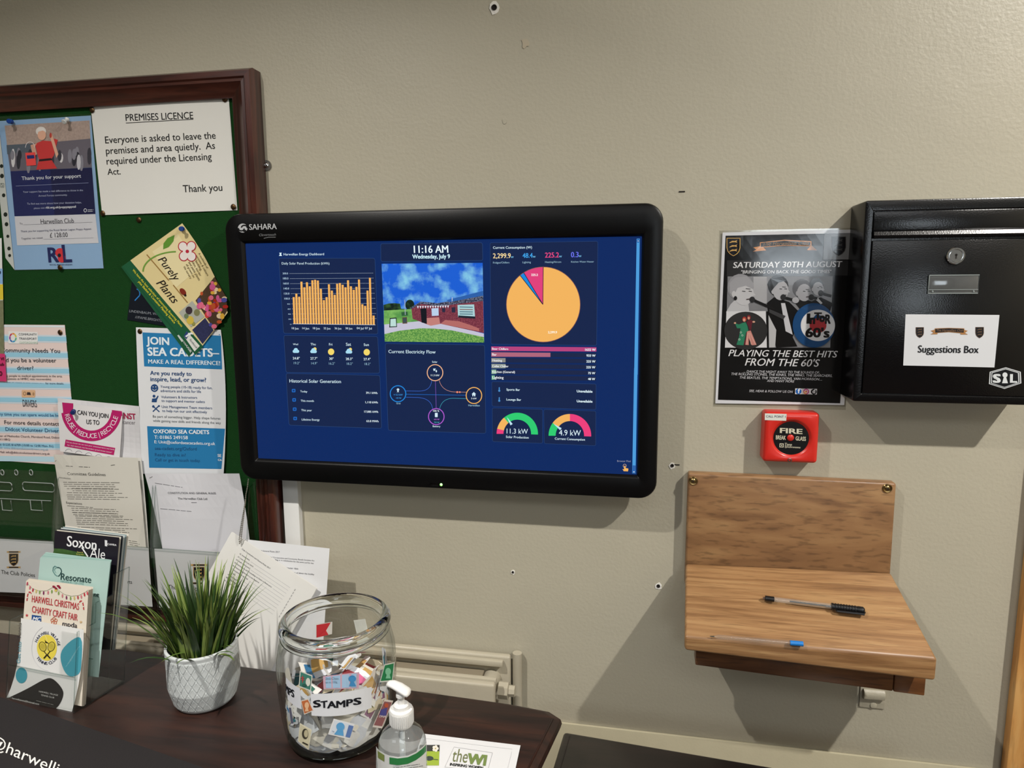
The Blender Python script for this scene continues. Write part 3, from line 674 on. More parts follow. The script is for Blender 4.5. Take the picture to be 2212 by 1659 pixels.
tag(p.build('nursery_leaflet'), 'yellow and green nursery leaflet with flower photos pinned tilted, in front of its twin', 'leaflet', 'nursery leaflets')
# ================================================================== clear paper racks along the bottom of the noticeboard
ACR = clear('acrylic_clear', (.992, .995, .993), (.66, .70, .68), .03, 1.5)
ACRE = clear('acrylic_edge', (.80, .84, .83), (.3, .34, .33), .08, 1.6)
RB, RF = NB_Y-.0015, -.0575
rz_t = P(100, 1024, -.022).z; rz_m = P(225, 1176, RF).z; rz_b = P(300, 1312, RF).z
RKX = -.7385
xs = [P(-118, 1200, RF).x, P(119, 1200, RF).x, P(330, 1215, RF).x, RKX]
def rack(i, label):
    x0, x1 = xs[i]+.002, xs[i+1]-.002
    t = thing('paper_rack', ((x0+x1)/2, RB, rz_b), label, 'paper rack', 'clear plastic paper racks on the noticeboard')
    zt, zm, zb, zr = rz_t, rz_m, rz_b, nz0+.051
    bm = nbox(x0, x1, RB-.0022, RB, zr, zt+.004, .0006, 1); obj('back_panel', bm, ACR, t)
    side = [(-.0345, zb), (-.0345, zr), (RB-.0022, zr), (RB-.0022, zt), (RB-.012, zt), (RB-.018, zt-.003), (RB-.021, zt-.010), (RF+.001, zm+.012), (RF, zm), (RF, zb)]
    for s0 in (x0, x1-.0022):
        sd = obj('side_panel', prism(bmesh.new(), [(s0, y, z) for y, z in side], (.0022, 0, 0)), ACR, t)
        rim = [(s0+.0011, y-.0004, z) for y, z in side[3:9]]
        obj('polished_edge', tube(bmesh.new(), rim, .0011, 6), ACRE, sd)
    obj('front_panel', nbox(x0, x1, RF-.002, RF, zb, zm, .0006, 1), ACR, t)
    obj('floor_panel', nbox(x0, x1, RF, -.0345, zb, zb+.0022), ACR, t)
    bm = bmesh.new(); tube(bm, [(x0, RF-.001, zm), (x1, RF-.001, zm)], .0013, 6); obj('front_lip', bm, ACRE, t)
    return t, x0, x1
r0, a0, a1 = rack(0, 'empty clear paper rack with keyholes, holding only the club policies card, at the left')
rack(1, 'clear paper rack holding the committee guidelines, behind the leaflet stand')
rack(2, 'clear paper rack holding the constitution sheet, below the left end of the screen')
# keyholes and slots moulded in the empty rack's back
kb = bmesh.new()
for u in (5, 35, 67):
    c = P(u, 1021, RB-.003); tube(kb, [(c.x+.0042*math.cos(k*math.pi/6), RB-.003, c.z+(.0065 if math.sin(k*math.pi/6) > 0 else .0055)*math.sin(k*math.pi/6)) for k in range(13)], .0009, 6, False)
for ua, ub, va, vb in ((-60, 27, 1038, 1061), (48, 118, 1041, 1063)):
    a, b = P(ua, va, RB-.003), P(ub, vb, RB-.003); lp = rrect(a.x, b.x, b.z, a.z, .006, 4); tube(kb, [(x, RB-.003, z) for x, z in lp+lp[:1]], .0009, 6, False)
for ua, ub in ((3, 26), (65, 92)):
    a, b = P(ua, 1080, RB-.003), P(ub, 1103, RB-.003); tube(kb, [(a.x, RB-.003, a.z), (a.x, RB-.003, b.z), (b.x, RB-.003, b.z), (b.x, RB-.003, a.z)], .0009, 6)
a, b = P(-60, 1074, RB-.003), P(110, 1082, RB-.003); tube(kb, [a, b], .0008, 6)
obj('moulded_slots', kb, clear('acrylic_moulding', (.8, .84, .82), (.6, .64, .62), .1, 1.6, haze=.3), r0)

CY = RF+.0035
def rack_card(q, label, nm='rack_card'):
    p = Print(WallY(CY), 'paper', V4); p.base(q, '#d3d3d4'); return p
p = rack_card([(-340, 530), (345, 568), (360, 908), (-330, 880)], '')
crest(p, 88, 682, 56); p.t('The Club Policies', 8, 775, 226, 797, '#33332f', hs=1.15)
tag(p.build('rack_card'), 'white club policies card with a small crest in the left rack', 'card')
p = rack_card([(372, 580), (957, 608), (985, 988), (392, 955)], '')
crest(p, 640, 730, 56); p.t('rts', 824, 838, 853, 840, '#33332f', hs=1.15)
tag(p.build('rack_card'), 'white card in the front of the rack behind the leaflet stand', 'card')
p = rack_card([(996, 612), (1610, 640), (1640, 1030), (1030, 994)], '')
crest(p, 1284, 775, 66); p.t('The Club Constitution', 1086, 874, 1412, 892, '#33332f', hs=1.15)
tag(p.build('rack_card'), 'white club constitution card with a small crest behind the grass plant', 'card')
# committee guidelines: two stapled sets
for k, lab in ((1, 'rear committee paper showing only as a white edge'), (0, 'front cream committee guidelines sheet curling forward in the middle rack')):
    sh = WallY(-.03+.006*k, lambda u, v: .008*max(0, (160-u)/50)*max(0, (1060-v)/80)+.004*math.sin((u-110)/190*3.14))
    p = Print(sh, 'paper', V4); d = 22*k
    p.base([(345+d, 5+d*.3), (890+d, 28), (956+d*.5, 770), (478, 750)], '#cfccc2' if not k else '#d4d2cc', nx=10, ny=8, mid=((405+d, 370), (925+d, 400)))
    if not k:
        p.lines(425, 80, 580, 88, 0, 0, 1, 9, '#55534e'); p.lines(715, 76, 742, 72, 0, 0, 1, 9, '#55534e'); p.ln(355, 50, 372, 40, 3, '#4a4844')
        p.t('Committee Guidelines', 436, 138, 682, 144, '#44423e'); p.t('Introduction', 384, 158, 456, 166, '#4c4a46')
        for y0, n, xa, xb in ((184, 4, 408, 800), (226, 3, 420, 815), (266, 3, 430, 830)): p.lines(xa, y0, xb, y0+4, 3, 13, n, 9, '#75736c', .25, y0)
        p.t('Expectations', 428, 322, 530, 330, '#4c4a46')
        for y0, n, xa, xb in ((336, 1, 434, 600), (352, 3, 460, 830), (380, 2, 470, 850), (402, 5, 485, 870), (474, 3, 500, 890), (560, 3, 830, 898)): p.lines(xa, y0, xb, y0+12, 3, 13, n, 9, '#75736c', .25, y0)
    tag(p.build('committee_paper'), lab, 'paper')
p = Print(WallY(-.032, lambda u, v: .006*math.cos((u-312)/210*6.28)*max(0, (1130-v)/110)), 'paper', V4)
p.base([(935, 130), (1545, 128), (1630, 720), (1068, 720)], '#cfcfd4', nx=14, ny=8, mid=((1008, 420), (1594, 420)))
p.t('CONSTITUTION AND GENERAL RULES', 1085, 260, 1395, 262, '#44444a', b=.015); p.t('The Harwellian Club Ltd', 1150, 296, 1338, 298, '#44444a', b=.015)
p.lines(1000, 190, 1178, 218, 0, 0, 1, 8, '#6a6a70'); p.lines(1235, 316, 1270, 316, 0, 0, 1, 9, '#6a6a70'); p.lines(1035, 355, 1240, 374, 0, 0, 1, 8, '#6a6a70'); p.ln(965, 158, 985, 148, 3, '#4a4844')
tag(p.build('constitution_sheet'), 'white constitution and general rules sheet standing in the right rack', 'paper')

# rules hanging on a bead chain
fa, fb, fc = P(500, 1149, -.070), P(684, 1271, -.092), P(531, 1543, -.140)
ba, bb, bc = P(525, 1168, -.066), P(712, 1185, -.066), P(690, 1480, -.118)
for k in range(2):
    p = Print(plane3(ba-Vector((0, -.0015*k, 0)), bb-Vector((0, -.0015*k, 0)), bc-Vector((0, -.0015*k, 0))), 'paper', V4); d = 8*k
    p.base([(1560, 550+d), (2128-d, 612+d), (2068-d, 1500), (1490, 1420)], '#d6d7d9', nx=4)
    if not k:
        for s_, a, b_, c_, d_ in (('and General Rules 2017', 1672, 630, 1805, 640), ('the "Co-operative and Community Benefit Societies Act', 1740, 672, 2030, 695), ('amending or in substitution for the same and for the', 1745, 686, 2024, 712), ('computer data', 1830, 740, 1925, 748), ('or of about the locality', 1896, 772, 2028, 784)): p.t(s_, a, b_, c_, d_, '#55555c')
    tag(p.build('rules_sheet'), ['upright white rules sheet hanging behind the slanted rules pages', 'rearmost rules sheet, covered by the upright one'][k], 'paper', 'club rules hanging on the chain')
for k in (1, 0):
    o = Vector((0, .0012*k, 0)); p = Print(plane3(fa+o, fb+o, fc+o), 'paper', V4); d = 7*k
    p.base([(1495+d, 505), (2045+d, 870-d*.4), (1587, 1683), (1037, 1318)], '#dbdad6', nx=4, ny=4)
    if not k:
        dr = (.83, .55); UPR = (.55, -.83); p.up = UPR
        p.t('Club Constitution and General Rules 2017', 1560, 618, 1742, 746, '#4c4c54')
        for i, (s_, L) in enumerate((('32. Investments', 78), ('33. Loans and Loan Stock', 120), ('34. Audit of Accounts', 105), ('35. Nominations and Proceedings on Death or Bankruptcy', 290), ('36. Statutory Applications to the Registrar', 205), ('37. Dissolution of the Club', 130), ('38. Rules', 45), ('39. Amending Rules', 92), ('40. Meetings', 80), ('41. Interpretation', 85))):
            x, y = 1545-i*11, 648+i*19; p.t(s_, x, y, x+L*dr[0], y+L*dr[1], '#4c4c54')
            p.ln(x+(L+12)*dr[0], y+(L+12)*dr[1], 1545-i*11+395*dr[0]-14*i*.1, 648+i*19+395*dr[1], 1.4, '#9a9aa0'); e = 425
            p.t('2', x+e*dr[0], y+e*dr[1], x+(e+7)*dr[0], y+(e+7)*dr[1], '#4c4c54')
    tag(p.build('rules_page'), ['front slanted rules page with a contents list behind the grass plant', 'second slanted rules page just under the front one'][k], 'paper', 'slanted rules pages')
bm = bmesh.new()
chain = [(1603, 165), (1598, 210), (1588, 260), (1582, 320), (1572, 380), (1561, 440), (1552, 500), (1545, 555), (1548, 580), (1556, 560), (1562, 500), (1570, 430), (1578, 360), (1586, 290)]
pts = [P(V4[0]+x/V4[2], V4[1]+y/V4[2], -.0755-.004*(y-165)/400) for x, y in chain]
dense = []
for a, b in zip(pts, pts[1:]):
    n = max(1, int((b-a).length/.0034))
    dense += [a+(b-a)*i/n for i in range(n)]
for q in dense: bmesh.ops.create_icosphere(bm, subdivisions=1, radius=.0015, matrix=Matrix.Translation(q))
tube(bm, pts, .0005, 5)
tag(obj('bead_chain', bm, M_CHROME), 'silver bead chain from which the club rules hang, below the corner of the screen', 'chain')

# ================================================================== wall-mounted screen
YF = -.062; YS = -.0555
T1 = (460, 420, 3.687); T2 = (480, 690, 3.687); T3 = (980, 420, 4.366); T4 = (980, 720, 4.366)
X0 = (P(480, 500, YF).x+P(520, 985, YF).x)/2; X1 = (P(1433, 470, YF).x+P(1419, 1050, YF).x)/2
Z1 = (P(530, 459, YF).z+P(1390, 440, YF).z)/2; Z0 = (P(560, 1038, YF).z+P(1390, 1078, YF).z)/2
sc4 = [P(531, 527, YS), P(1382.5, 515, YS), P(1374.5, 1023, YS), P(561.4, 988, YS)]
sx0 = (sc4[0].x+sc4[3].x)/2; sx1 = (sc4[1].x+sc4[2].x)/2; sz1 = (sc4[0].z+sc4[1].z)/2; sz0 = (sc4[2].z+sc4[3].z)/2
tv = thing('display_screen', ((X0+X1)/2, 0, Z0), 'large black wall-mounted display screen showing a blue energy dashboard', 'screen')
M_BEZ = mat('bezel_black', '#070708', .36, spec=.22, var=.08, bump=.05, bscale=900)
def loop(ins, y, r): return [(x, y, z) for x, z in rrect(X0+ins, X1-ins, Z0+ins, Z1-ins, max(r-ins, .002), 8)]
def iloop(g, y): return [(x, y, z) for x, z in rrect(sx0-g, sx1+g, sz0-g, sz1+g, .0015, 8)]
loft_l = [loop(.012, -.0345, .03), loop(.004, -.036, .03), loop(0, -.041, .03), loop(0, YF+.006, .03), loop(.0016, YF+.0018, .03), loop(.005, YF, .03)]
bm = loft(bmesh.new(), loft_l+[iloop(.0075, YF), iloop(.0055, YF+.0012), iloop(.0022, YS-.0006), iloop(.0016, YS+.0012)], True, False)
obj('bezel', bm, M_BEZ, tv, 40)
obj('back_housing', nbox(X0+.06, X1-.06, -.036, -.010, Z0+.05, Z1-.05, .004), M_BLACKPL, tv)
obj('wall_bracket', nbox((X0+X1)/2-.2, (X0+X1)/2+.2, -.0105, -.0004, Z0+.14, Z1-.14, .002), M_STEEL, tv)
BG, CARD, EDGE, TX = '#082860', '#13244a', '#294574', '#d4ecf6'
p = Print(WallY(YS), 'lit', T1)
k = lambda q: (((q[0]-p.vw[0])*p.vw[2]), ((q[1]-p.vw[1])*p.vw[2]))
p.vw = (0, 0, 1)
def pix(v):  # world point on the screen back to a pixel of the mapping
    d = Vector(v)-EYE; z = d.dot(FWD); return (IMG_W/2+FPX*d.dot(RGT)/z, IMG_H/2-FPX*d.dot(UPV)/z)
cq = [pix((sx0-.002, YS, sz1+.002)), pix((sx1+.002, YS, sz1+.002)), pix((sx1+.002, YS, sz0-.002)), pix((sx0-.002, YS, sz0-.002))]
p.base(cq, BG, .002)
def litnoise(name, c0, c1, scale, lo=.4, hi=.65, detail=5):
    m, nt, b = base_mat(name); tc = node(nt, 'ShaderNodeTexCoord'); n = node(nt, 'ShaderNodeTexNoise'); n.inputs['Scale'].default_value = scale; n.inputs['Detail'].default_value = detail
    nt.links.new(tc.outputs['Object'], n.inputs['Vector']); r = node(nt, 'ShaderNodeValToRGB'); e = r.color_ramp.elements
    e[0].position = lo; e[0].color = lin(c0); e[1].position = hi; e[1].color = lin(c1)
    nt.links.new(n.outputs[0], r.inputs[0]); nt.links.new(r.outputs[0], b.inputs['Emission Color']); b.inputs['Emission Strength'].default_value = 1
    b.inputs['Base Color'].default_value = (.004, .004, .005, 1); b.inputs['Roughness'].default_value = .16; b.inputs['Specular IOR Level'].default_value = .22; return m
def card(pts, w=3):
    """rounded dashboard card from four corners in the current view"""
    cpts = []
    for i in range(4):
        a, b, c_ = pts[i-1], pts[i], pts[(i+1) % 4]
        def tow(q, d):
            L = math.hypot(q[0]-b[0], q[1]-b[1]); return (b[0]+(q[0]-b[0])*d/L, b[1]+(q[1]-b[1])*d/L)
        s_, e_ = tow(a, 16), tow(c_, 16)
        for t_ in (0, .33, .67, 1): cpts.append(tuple((1-t_)**2*s_[j]+2*t_*(1-t_)*b[j]+t_*t_*e_[j] for j in (0, 1)))
    p.q(cpts, CARD, 1); p.path(cpts+cpts[:1], w, EDGE, 2)
p.vw = T1; p.up = (-.05, -1)
p.t('Harwellian Energy Dashboard', 563, 486, 885, 484, TX, b=.01, lift=3); p.q([(528, 464), (548, 464), (543, 476), (550, 490), (526, 490), (533, 476)], TX, 3)
card([(524, 508), (1290, 508), (1314, 1112), (562, 1106)])
p.t('Daily Solar Panel Production (kWh)', 548, 558, 928, 558, TX, lift=3)
for i in range(11):
    y = 630+40.2*i; x = 610+2.8*i; p.t(['200.0', '180.0', '160.0', '140.0', '120.0', '100.0', '80.0', '60.0', '40.0', '20.0', '0.0'][i], x-(55 if i < 6 else 30 if i == 10 else 40)+(0 if i < 6 else 6), y+6, x-12, y+6, '#b4cfe4', b=.01, lift=3)
    if i < 10: [p.ln(x+j*9.7, y-j*.05, x+j*9.7+6, y-j*.05, 2.2, '#b9c8d8', 2) for j in range(69)]
OR = '#f3b45e'
tops = [818, 790, 815, 695, 740, 700, 732, 684, 680, 686, 752, 842, 818, 716, 766, 800, 712, 706, 720, 740, 684, 732, 760, 736, 678, 875, 888, 766, 664, 965]
for i, ty in enumerate(tops):
    xb = 642+21.75*i; yb = 1031+.22*i; ln_ = .033-.0003*i; xt = xb-(yb-ty)*ln_
    p.q([(xt, ty), (xt+16, ty), (xb+16, yb), (xb, yb)], OR, 3)
p.ln(636, 1031, 1294, 1039, 3, '#d9e2ea', 4)
for s_, x in (('10 Jun', 628), ('14 Jun', 712), ('18 Jun', 797), ('22 Jun', 882), ('26 Jun', 969), ('30 Jun', 1056), ('04 Jul', 1146), ('07 Jul', 1211)): p.t(s_, x, 1073, x+54, 1076, '#cfe2ee', b=.01, lift=3)
card([(1336, 392), (2146, 384), (2150, 526), (1338, 534)])
p.t('11:16 AM', 1602, 466, 1874, 464, '#eafaff', b=.02, hs=1.15, lift=3); p.t('Wednesday, July 9', 1590, 511, 1888, 508, '#c9ecf8', b=.03, hs=1.15, lift=3)
# the club photograph on the dashboard
PQ = [(1343, 552), (2148, 545), (2160, 1180), (1368, 1172)]
p.q(PQ, litnoise('photo_sky', '#1a5ed2', '#8fd6ea', 34, .46, .72, 7), 1)
tree = litnoise('photo_trees', '#12241c', '#33552c', 120)
p.q([(1358, 880), (1400, 868), (1450, 866), (1490, 870), (1498, 910), (1560, 915), (1562, 925), (1360, 928)], tree, 3); p.disc(1568, 880, 36, 42, tree, 3)
grass = litnoise('photo_grass', '#4c8640', '#8ab85c', 420)
p.q([(1360, 925), (1600, 912), (1640, 1010), (1362, 1036)], litnoise('photo_field', '#57954a', '#7fb860', 80), 4)
p.q([(1364, 1036), (1640, 1010), (1800, 1010), (2158, 1110), (2158, 1140), (1900, 1082), (1650, 1068), (1366, 1112)], '#c4c2d4', 5)
p.q([(1366, 1112), (1480, 1086), (1650, 1066), (1760, 1068), (1900, 1082), (2158, 1136), (2160, 1180), (1368, 1172)], grass, 6)
bk = litnoise('photo_brick_wall', '#6c2c3c', '#8c4450', 420)
p.q([(1580, 905), (1660, 862), (1800, 880), (2152, 826), (2158, 1105), (1810, 1030), (1735, 1046), (1590, 990)], bk, 7)
p.q([(1700, 985), (1800, 978), (1810, 1032), (1735, 1046), (1702, 1034)], '#c27f78', 8); p.q([(1850, 1000), (1960, 1010), (2050, 1040), (2120, 1068), (2120, 1090), (1812, 1030)], '#b36a66', 8)
rf = litnoise('photo_roof', '#23263a', '#767a90', 420, .42, .62)
p.q([(1568, 905), (1655, 853), (1790, 866), (2152, 805), (2154, 848), (1790, 892), (1660, 872), (1580, 912)], rf, 9)
p.q([(1860, 842), (2152, 768), (2152, 806), (1880, 858)], '#2c5fa8', 10); p.ln(1905, 820, 1905, 850, 6, '#c4ccd8', 11)
for i in range(13): p.q([(1625+i*20, 890-i*.4), (1640+i*20, 888-i*.4), (1633+i*20, 910-i*.4)], '#dfe6f2', 11)
p.q([(1652, 910), (1700, 905), (1704, 1030), (1662, 1020)], '#12161e', 9); p.q([(1740, 908), (1796, 905), (1798, 965), (1744, 968)], '#b9cfe8', 10)
p.q([(1824, 905), (1850, 904), (1850, 938), (1826, 938)], '#2a2a40', 10); p.q([(1900, 900), (1930, 898), (1930, 940), (1902, 940)], '#2a2a40', 10)
p.q([(1948, 880), (2080, 876), (2088, 984), (1952, 976)], '#a9d0d4', 10); p.q([(1954, 964), (2088, 972), (2090, 990), (1954, 980)], '#1c2430', 11)
for y in (896, 916, 934, 952): p.ln(1965, y, 2070, y+2, 6, '#33566a' if y != 916 else '#7c4a44', 11)
p.q([(1408, 984), (1462, 980), (1466, 1056), (1404, 1060)], '#1c2c24', 8); p.q([(1414, 992), (1456, 989), (1460, 1050), (1412, 1052)], '#bcdcd6', 9)
p.q([(1508, 980), (1545, 976), (1548, 1028), (1510, 1030)], '#6a4a34', 8); p.q([(1512, 984), (1541, 981), (1543, 1022), (1514, 1024)], '#3c4c50', 9)
p.q([(1500, 938), (1550, 934), (1552, 965), (1504, 968)], '#2f5c3a', 7); p.ln(1528, 840, 1532, 960, 5, '#aab4c0', 7)
# weather
card([(564, 1122), (1312, 1132), (1328, 1424), (582, 1418)])
for d, x, hi, lo, s_ in (('Wed', 658, '24.8°', '19.2°', 0), ('Thu', 798, '27.7°', '14.9°', 1), ('Fri', 938, '30°', '16.2°', 2), ('Sat', 1080, '28.3°', '18.2°', 1), ('Sun', 1222, '27.4°', '18.2°', 2)):
    dy = (x-658)*.012; p.tc(d, x, 1200+dy, 40 if d != 'Fri' else 26, TX, b=.01, lift=3)
    if s_ == 2: p.disc(x+3, 1250+dy, 25, 26, '#f4d86a', 3)
    else:
        if s_: p.disc(x+14, 1230+dy, 13, 14, '#f4d86a', 3)
        for ox, oy, r in ((0, 1240, 17), (-13, 1250, 12), (15, 1250, 12)): p.disc(x+ox+2, oy+dy, r, r, '#a9dcf0', 4)
        p.q([(x-13, 1250+dy), (x+18, 1250+dy), (x+17, 1262+dy), (x-11, 1262+dy)], '#a9dcf0', 4.5)
    p.tc(hi, x+6, 1314+dy, 55 if hi != '30°' else 34, '#dff2fa', b=.015, lift=3); p.tc(lo, x+10, 1352+dy, 48, '#8fb6cc', lift=3)
p.vw = T2
card([(508, 430), (1256, 446), (1270, 868), (532, 842)])
p.t('Historical Solar Generation', 536, 502, 946, 507, TX, b=.008, lift=3)
for i, (a, b_, wa, wb) in enumerate((('Today', '39.1 kWh', 56, 90), ('This month', '1,118 kWh', 104, 98), ('This year', '17,085 kWh', 84, 110), ('Lifetime Energy', '63.8 MWh', 142, 96))):
    x = 622+4*i; y = 580+75*i; p.t(a, x, y, x+wa, y+2, TX, b=.01, lift=3); p.t(b_, 1236+3*i-wb, y+12, 1236+3*i, y+14, '#e2f2f8', b=.02, lift=3)
    ix = 569+4*i; iy = 567+74*i; p.rbox(ix-14, iy-13, ix+14, iy+13, 5, 0, '#1f6cc8', 4, '#1f6cc8'); p.rbox(ix-8, iy-7, ix+8, iy+7, 2, 0, CARD, 5, '#123a7a')
card([(1298, 192), (2090, 204), (2100, 908), (1322, 884)])
p.t('Current Electricity Flow', 1325, 268, 1700, 272, TX, b=.008, lift=3)
def curve(pts, col):
    o = []
    a, b_, c_ = pts
    for i in range(13): t_ = i/12; o.append(tuple((1-t_)**2*a[j]+2*t_*(1-t_)*b_[j]+t_*t_*c_[j] for j in (0, 1)))
    return o
p.path([(1462, 570), (1560, 571)]+curve([(1560, 571), (1664, 574), (1668, 484)], 0), 3.4, '#3a66c8', 3); p.path(curve([(1728, 484), (1750, 576), (1860, 578)], 0)+[(1945, 580)], 3.4, '#c08a80', 3)
p.ln(1462, 596, 1945, 604, 3.4, '#1f6cc8', 3); p.path([(1462, 620), (1560, 622)]+curve([(1560, 622), (1664, 628), (1676, 712)], 0), 3.4, '#3a66c8', 3)
p.path(curve([(1732, 712), (1748, 630), (1840, 628)], 0)+[(1945, 632)], 3.4, '#3a9ab0', 3); p.ln(1698, 488, 1704, 708, 3.4, '#7a52b4', 3)
for x, y, col in ((1695, 424, '#f0b48a'), (1400, 592, '#1f86dc'), (2005, 606, '#f3b45e'), (1705, 774, '#b05ad0')): p.disc(x, y, 64, 66, CARD, 4); p.ring(x, y, 62, 64, 7, col, 5)
p.disc(1872, 579, 8, 8, '#f08a6a', 5, 12); p.disc(1892, 579, 7, 7, '#f08a6a', 5, 12)
for s_, x, y, w, c_ in (('Solar', 1693, 345, 42, TX), ('11.3 kW', 1696, 452, 68, '#e8f6fa'), ('←5.3 kW', 1402, 606, 72, '#3f9ae6'), ('→0 W', 1404, 632, 46, '#3f9ae6'), ('Grid', 1403, 675, 32, '#9ac0d4'), ('5 kW', 2005, 636, 42, '#e8f6fa'), ('Harwellian', 2006, 692, 90, '#9ac0d4'), ('100 %', 1704, 736, 48, '#e8f6fa'), ('↓0 W', 1708, 802, 44, '#c070e0'), ('↑0 W', 1708, 826, 44, '#4fb4c4'), ('Battery', 1707, 858, 60, TX)): p.tc(s_, x, y, w, c_, .02, b=.01, lift=6)
p.q([(1680, 392), (1702, 392), (1694, 402), (1698, 408), (1684, 410)], TX, 6); p.q([(1704, 400), (1712, 412), (1705, 424), (1699, 412)], TX, 6)
p.q([(1394, 550), (1406, 550), (1412, 562), (1404, 564), (1408, 584), (1400, 574), (1392, 584), (1396, 564), (1388, 562)], TX, 6)
p.q([(2004, 578), (2022, 596), (2016, 596), (2016, 612), (2006, 612), (2006, 602), (2000, 602), (2000, 612), (1992, 612), (1992, 596), (1986, 596)], TX, 6); p.rbox(1694, 744, 1716, 778, 4, 0, TX, 6.5, TX)
p.vw = T3; p.up = (.0, -1)
card([(342, 456), (1360, 442), (1348, 1424), (352, 1412)])
p.t('Current Consumption (W)', 371, 513, 738, 510, TX, b=.012, lift=3)
for s_, x, w, c_, l, lw in (('2,299.9', 371, 166, '#f8dca0', 'Fridges/Chillers', 154), ('48.4', 650, 94, '#3fa4ec', 'Lighting', 78), ('225.2', 862, 130, '#ec4a86', 'Heating/Aircon', 152), ('0.3', 1107, 70, '#6a72ee', 'Kitchen Water Heater', 216)):
    y = 602-(x-371)*.012; p.t(s_, x, y, x+w, y-2, c_, b=.02, hs=1.15, lift=3); p.t('W', x+w+2, y-2, x+w+28, y-2, '#7cc4ec', b=.02, lift=3); p.t(l, x, y+50, x+lw, y+48, '#9cc0d4', lift=3)
cx, cy, R_ = 845, 1038, 348
def wedge(a0, a1, col, l): p.disc(cx, cy, R_, R_*1.017, col, l, 60, a0, a1)
wedge(-90, 231, OR, 3); wedge(231, 238, '#1888e0', 3); wedge(238, 270, '#e0407c', 3)
for a in (231, 238, 270): p.ln(cx-4, cy, cx+R_*math.cos(math.radians(a)), cy+R_*1.017*math.sin(math.radians(a)), 6, '#141a30', 4)
p.ring(cx, cy, R_, R_*1.017, 5, '#8a5a50', 4, 60); p.t('225.2', 732, 768, 794, 768, '#f8f0f0', b=.03, lift=5); p.t('2,299.9', 890, 1310, 974, 1310, '#fff4e0', b=.03, lift=5)
p.q([(1726, 418), (1755, 417), (1735, 1700), (1702, 1700)], '#4c9cdc', 2); p.q([(1730, 424), (1751, 423), (1750, 452), (1729, 453)], '#1f4f9c', 3); p.q([(1733, 442), (1748, 442), (1740, 432)], '#d4ecf6', 4)
p.vw = T4
p.q([(1722, 300), (1735, 300), (1715, 1322), (1684, 1320), (1702, 330)], '#4c9cdc', 2.2); p.q([(1688, 1245), (1716, 1247), (1713, 1320), (1686, 1318)], '#2b62ac', 3); p.q([(1692, 1303), (1708, 1304), (1700, 1314)], '#e4f4fa', 4)
for i, (a, b_, f, c_, wa, wb) in enumerate((('Beer Chillers', '1632 W', 1, '#b5427c', 152, 98), ('Bar', '933 W', .563, '#b0667c', 42, 84), ('Heating', '225 W', .135, '#8d8d88', 92, 84), ('Cellar Chiller', '225 W', .135, '#8d9690', 152, 84), ('Kitchen (General)', '75 W', .045, '#8fb49a', 212, 66), ('Lighting', '48 W', .03, '#6fb08c', 104, 66))):
    y = 124+54.5*i; x = 354+.8*i; xe = 1346-1.0*i; sl = .008+.0006*i; yy = lambda X: y+(X-x)*sl
    p.q([(x, y), (xe, yy(xe)), (xe, yy(xe)+40), (x, y+42)], '#1a2648', 2); e = x+(xe-x)*f; p.q([(x, y), (e, yy(e)), (e, yy(e)+40), (x, y+42)], c_, 3)
    p.t(a, x+8, y+31, x+8+wa, y+33, '#f0f4f8', b=.02, lift=5); p.t(b_, xe-8-wb, yy(xe)+33, xe-8, yy(xe)+34, '#e4f4fa', b=.03, lift=5)
card([(358, 456), (1344, 478), (1342, 720), (362, 688)]); card([(364, 704), (838, 716), (838, 1038), (366, 1022)]); card([(850, 718), (1342, 734), (1340, 1060), (854, 1040)])
for s_, y in (('Sports Bar', 540), ('Lounge Bar', 634)):
    p.t(s_, 498, y, 625 if 'S' in s_ else 636, y+3, TX, b=.02, lift=3); p.t('Unavailable', 1162, y+16, 1308, y+20, '#dcf0f8', b=.03, lift=3); p.disc(430, y+2, 10, 10, '#4a90d0', 3, 12); p.rbox(425, y-32, 435, y, 5, 0, TX, 3.5, '#4a90d0')
def gauge(gx, gy, R0, segs, na, txt, tw, sub, sw):
    for a0, a1, c_ in segs: p.ring(gx, gy, R0*.83, R0*.85, R0*.33, c_, 3, 20, a0, a1)
    a = math.radians(na); ux, uy = math.cos(a), math.sin(a)
    p.q([(gx+ux*R0*.95, gy+uy*R0*.95), (gx+ux*R0*.52-uy*12, gy+uy*R0*.52+ux*12), (gx+ux*R0*.52+uy*12, gy+uy*R0*.52-ux*12)], '#bfe4f4', 5)
    p.tc(txt, gx, gy-2, tw, '#dff4fc', .02, lift=5, hs=1.1); p.tc(sub, gx, gy+42, sw, TX, .035, b=.012, lift=5)
G, A, Rr = '#2ecc71', '#f3b45e', '#ec3f7c'
gauge(600, 948, 196, ((180, 194, Rr), (194, 230, A), (230, 362, G)), 238, '11.3 kW', 200, 'Solar Production', 214); gauge(1096, 966, 202, ((180, 216, G), (216, 270, A), (270, 362, Rr)), 216, '4.9 kW', 206, 'Current Consumption', 284)
p.t('Browser Mod', 1542, 1212, 1668, 1214, '#9a9cae', lift=3); p.ring(1613, 1250, 15, 16, 4, '#c9a88c', 3); p.q([(1607, 1250), (1619, 1250), (1620, 1270), (1648, 1276), (1644, 1302), (1604, 1300), (1592, 1280), (1607, 1284)], OR, 3)
p.build('screen', tv, 'lit blue energy dashboard')
p = Print(WallY(YF-.0001), 'card', T1); SV = '#b4b6b8'; p.up = (-.05, -1)
p.t('SAHARA', 290, 282, 508, 276, SV, b=.02, hs=1.12); p.t('Clevertouch', 368, 332, 502, 328, '#7c7e80', it=.25); p.path([(405, 350), (440, 341), (500, 340)], 4, '#7c7e80')
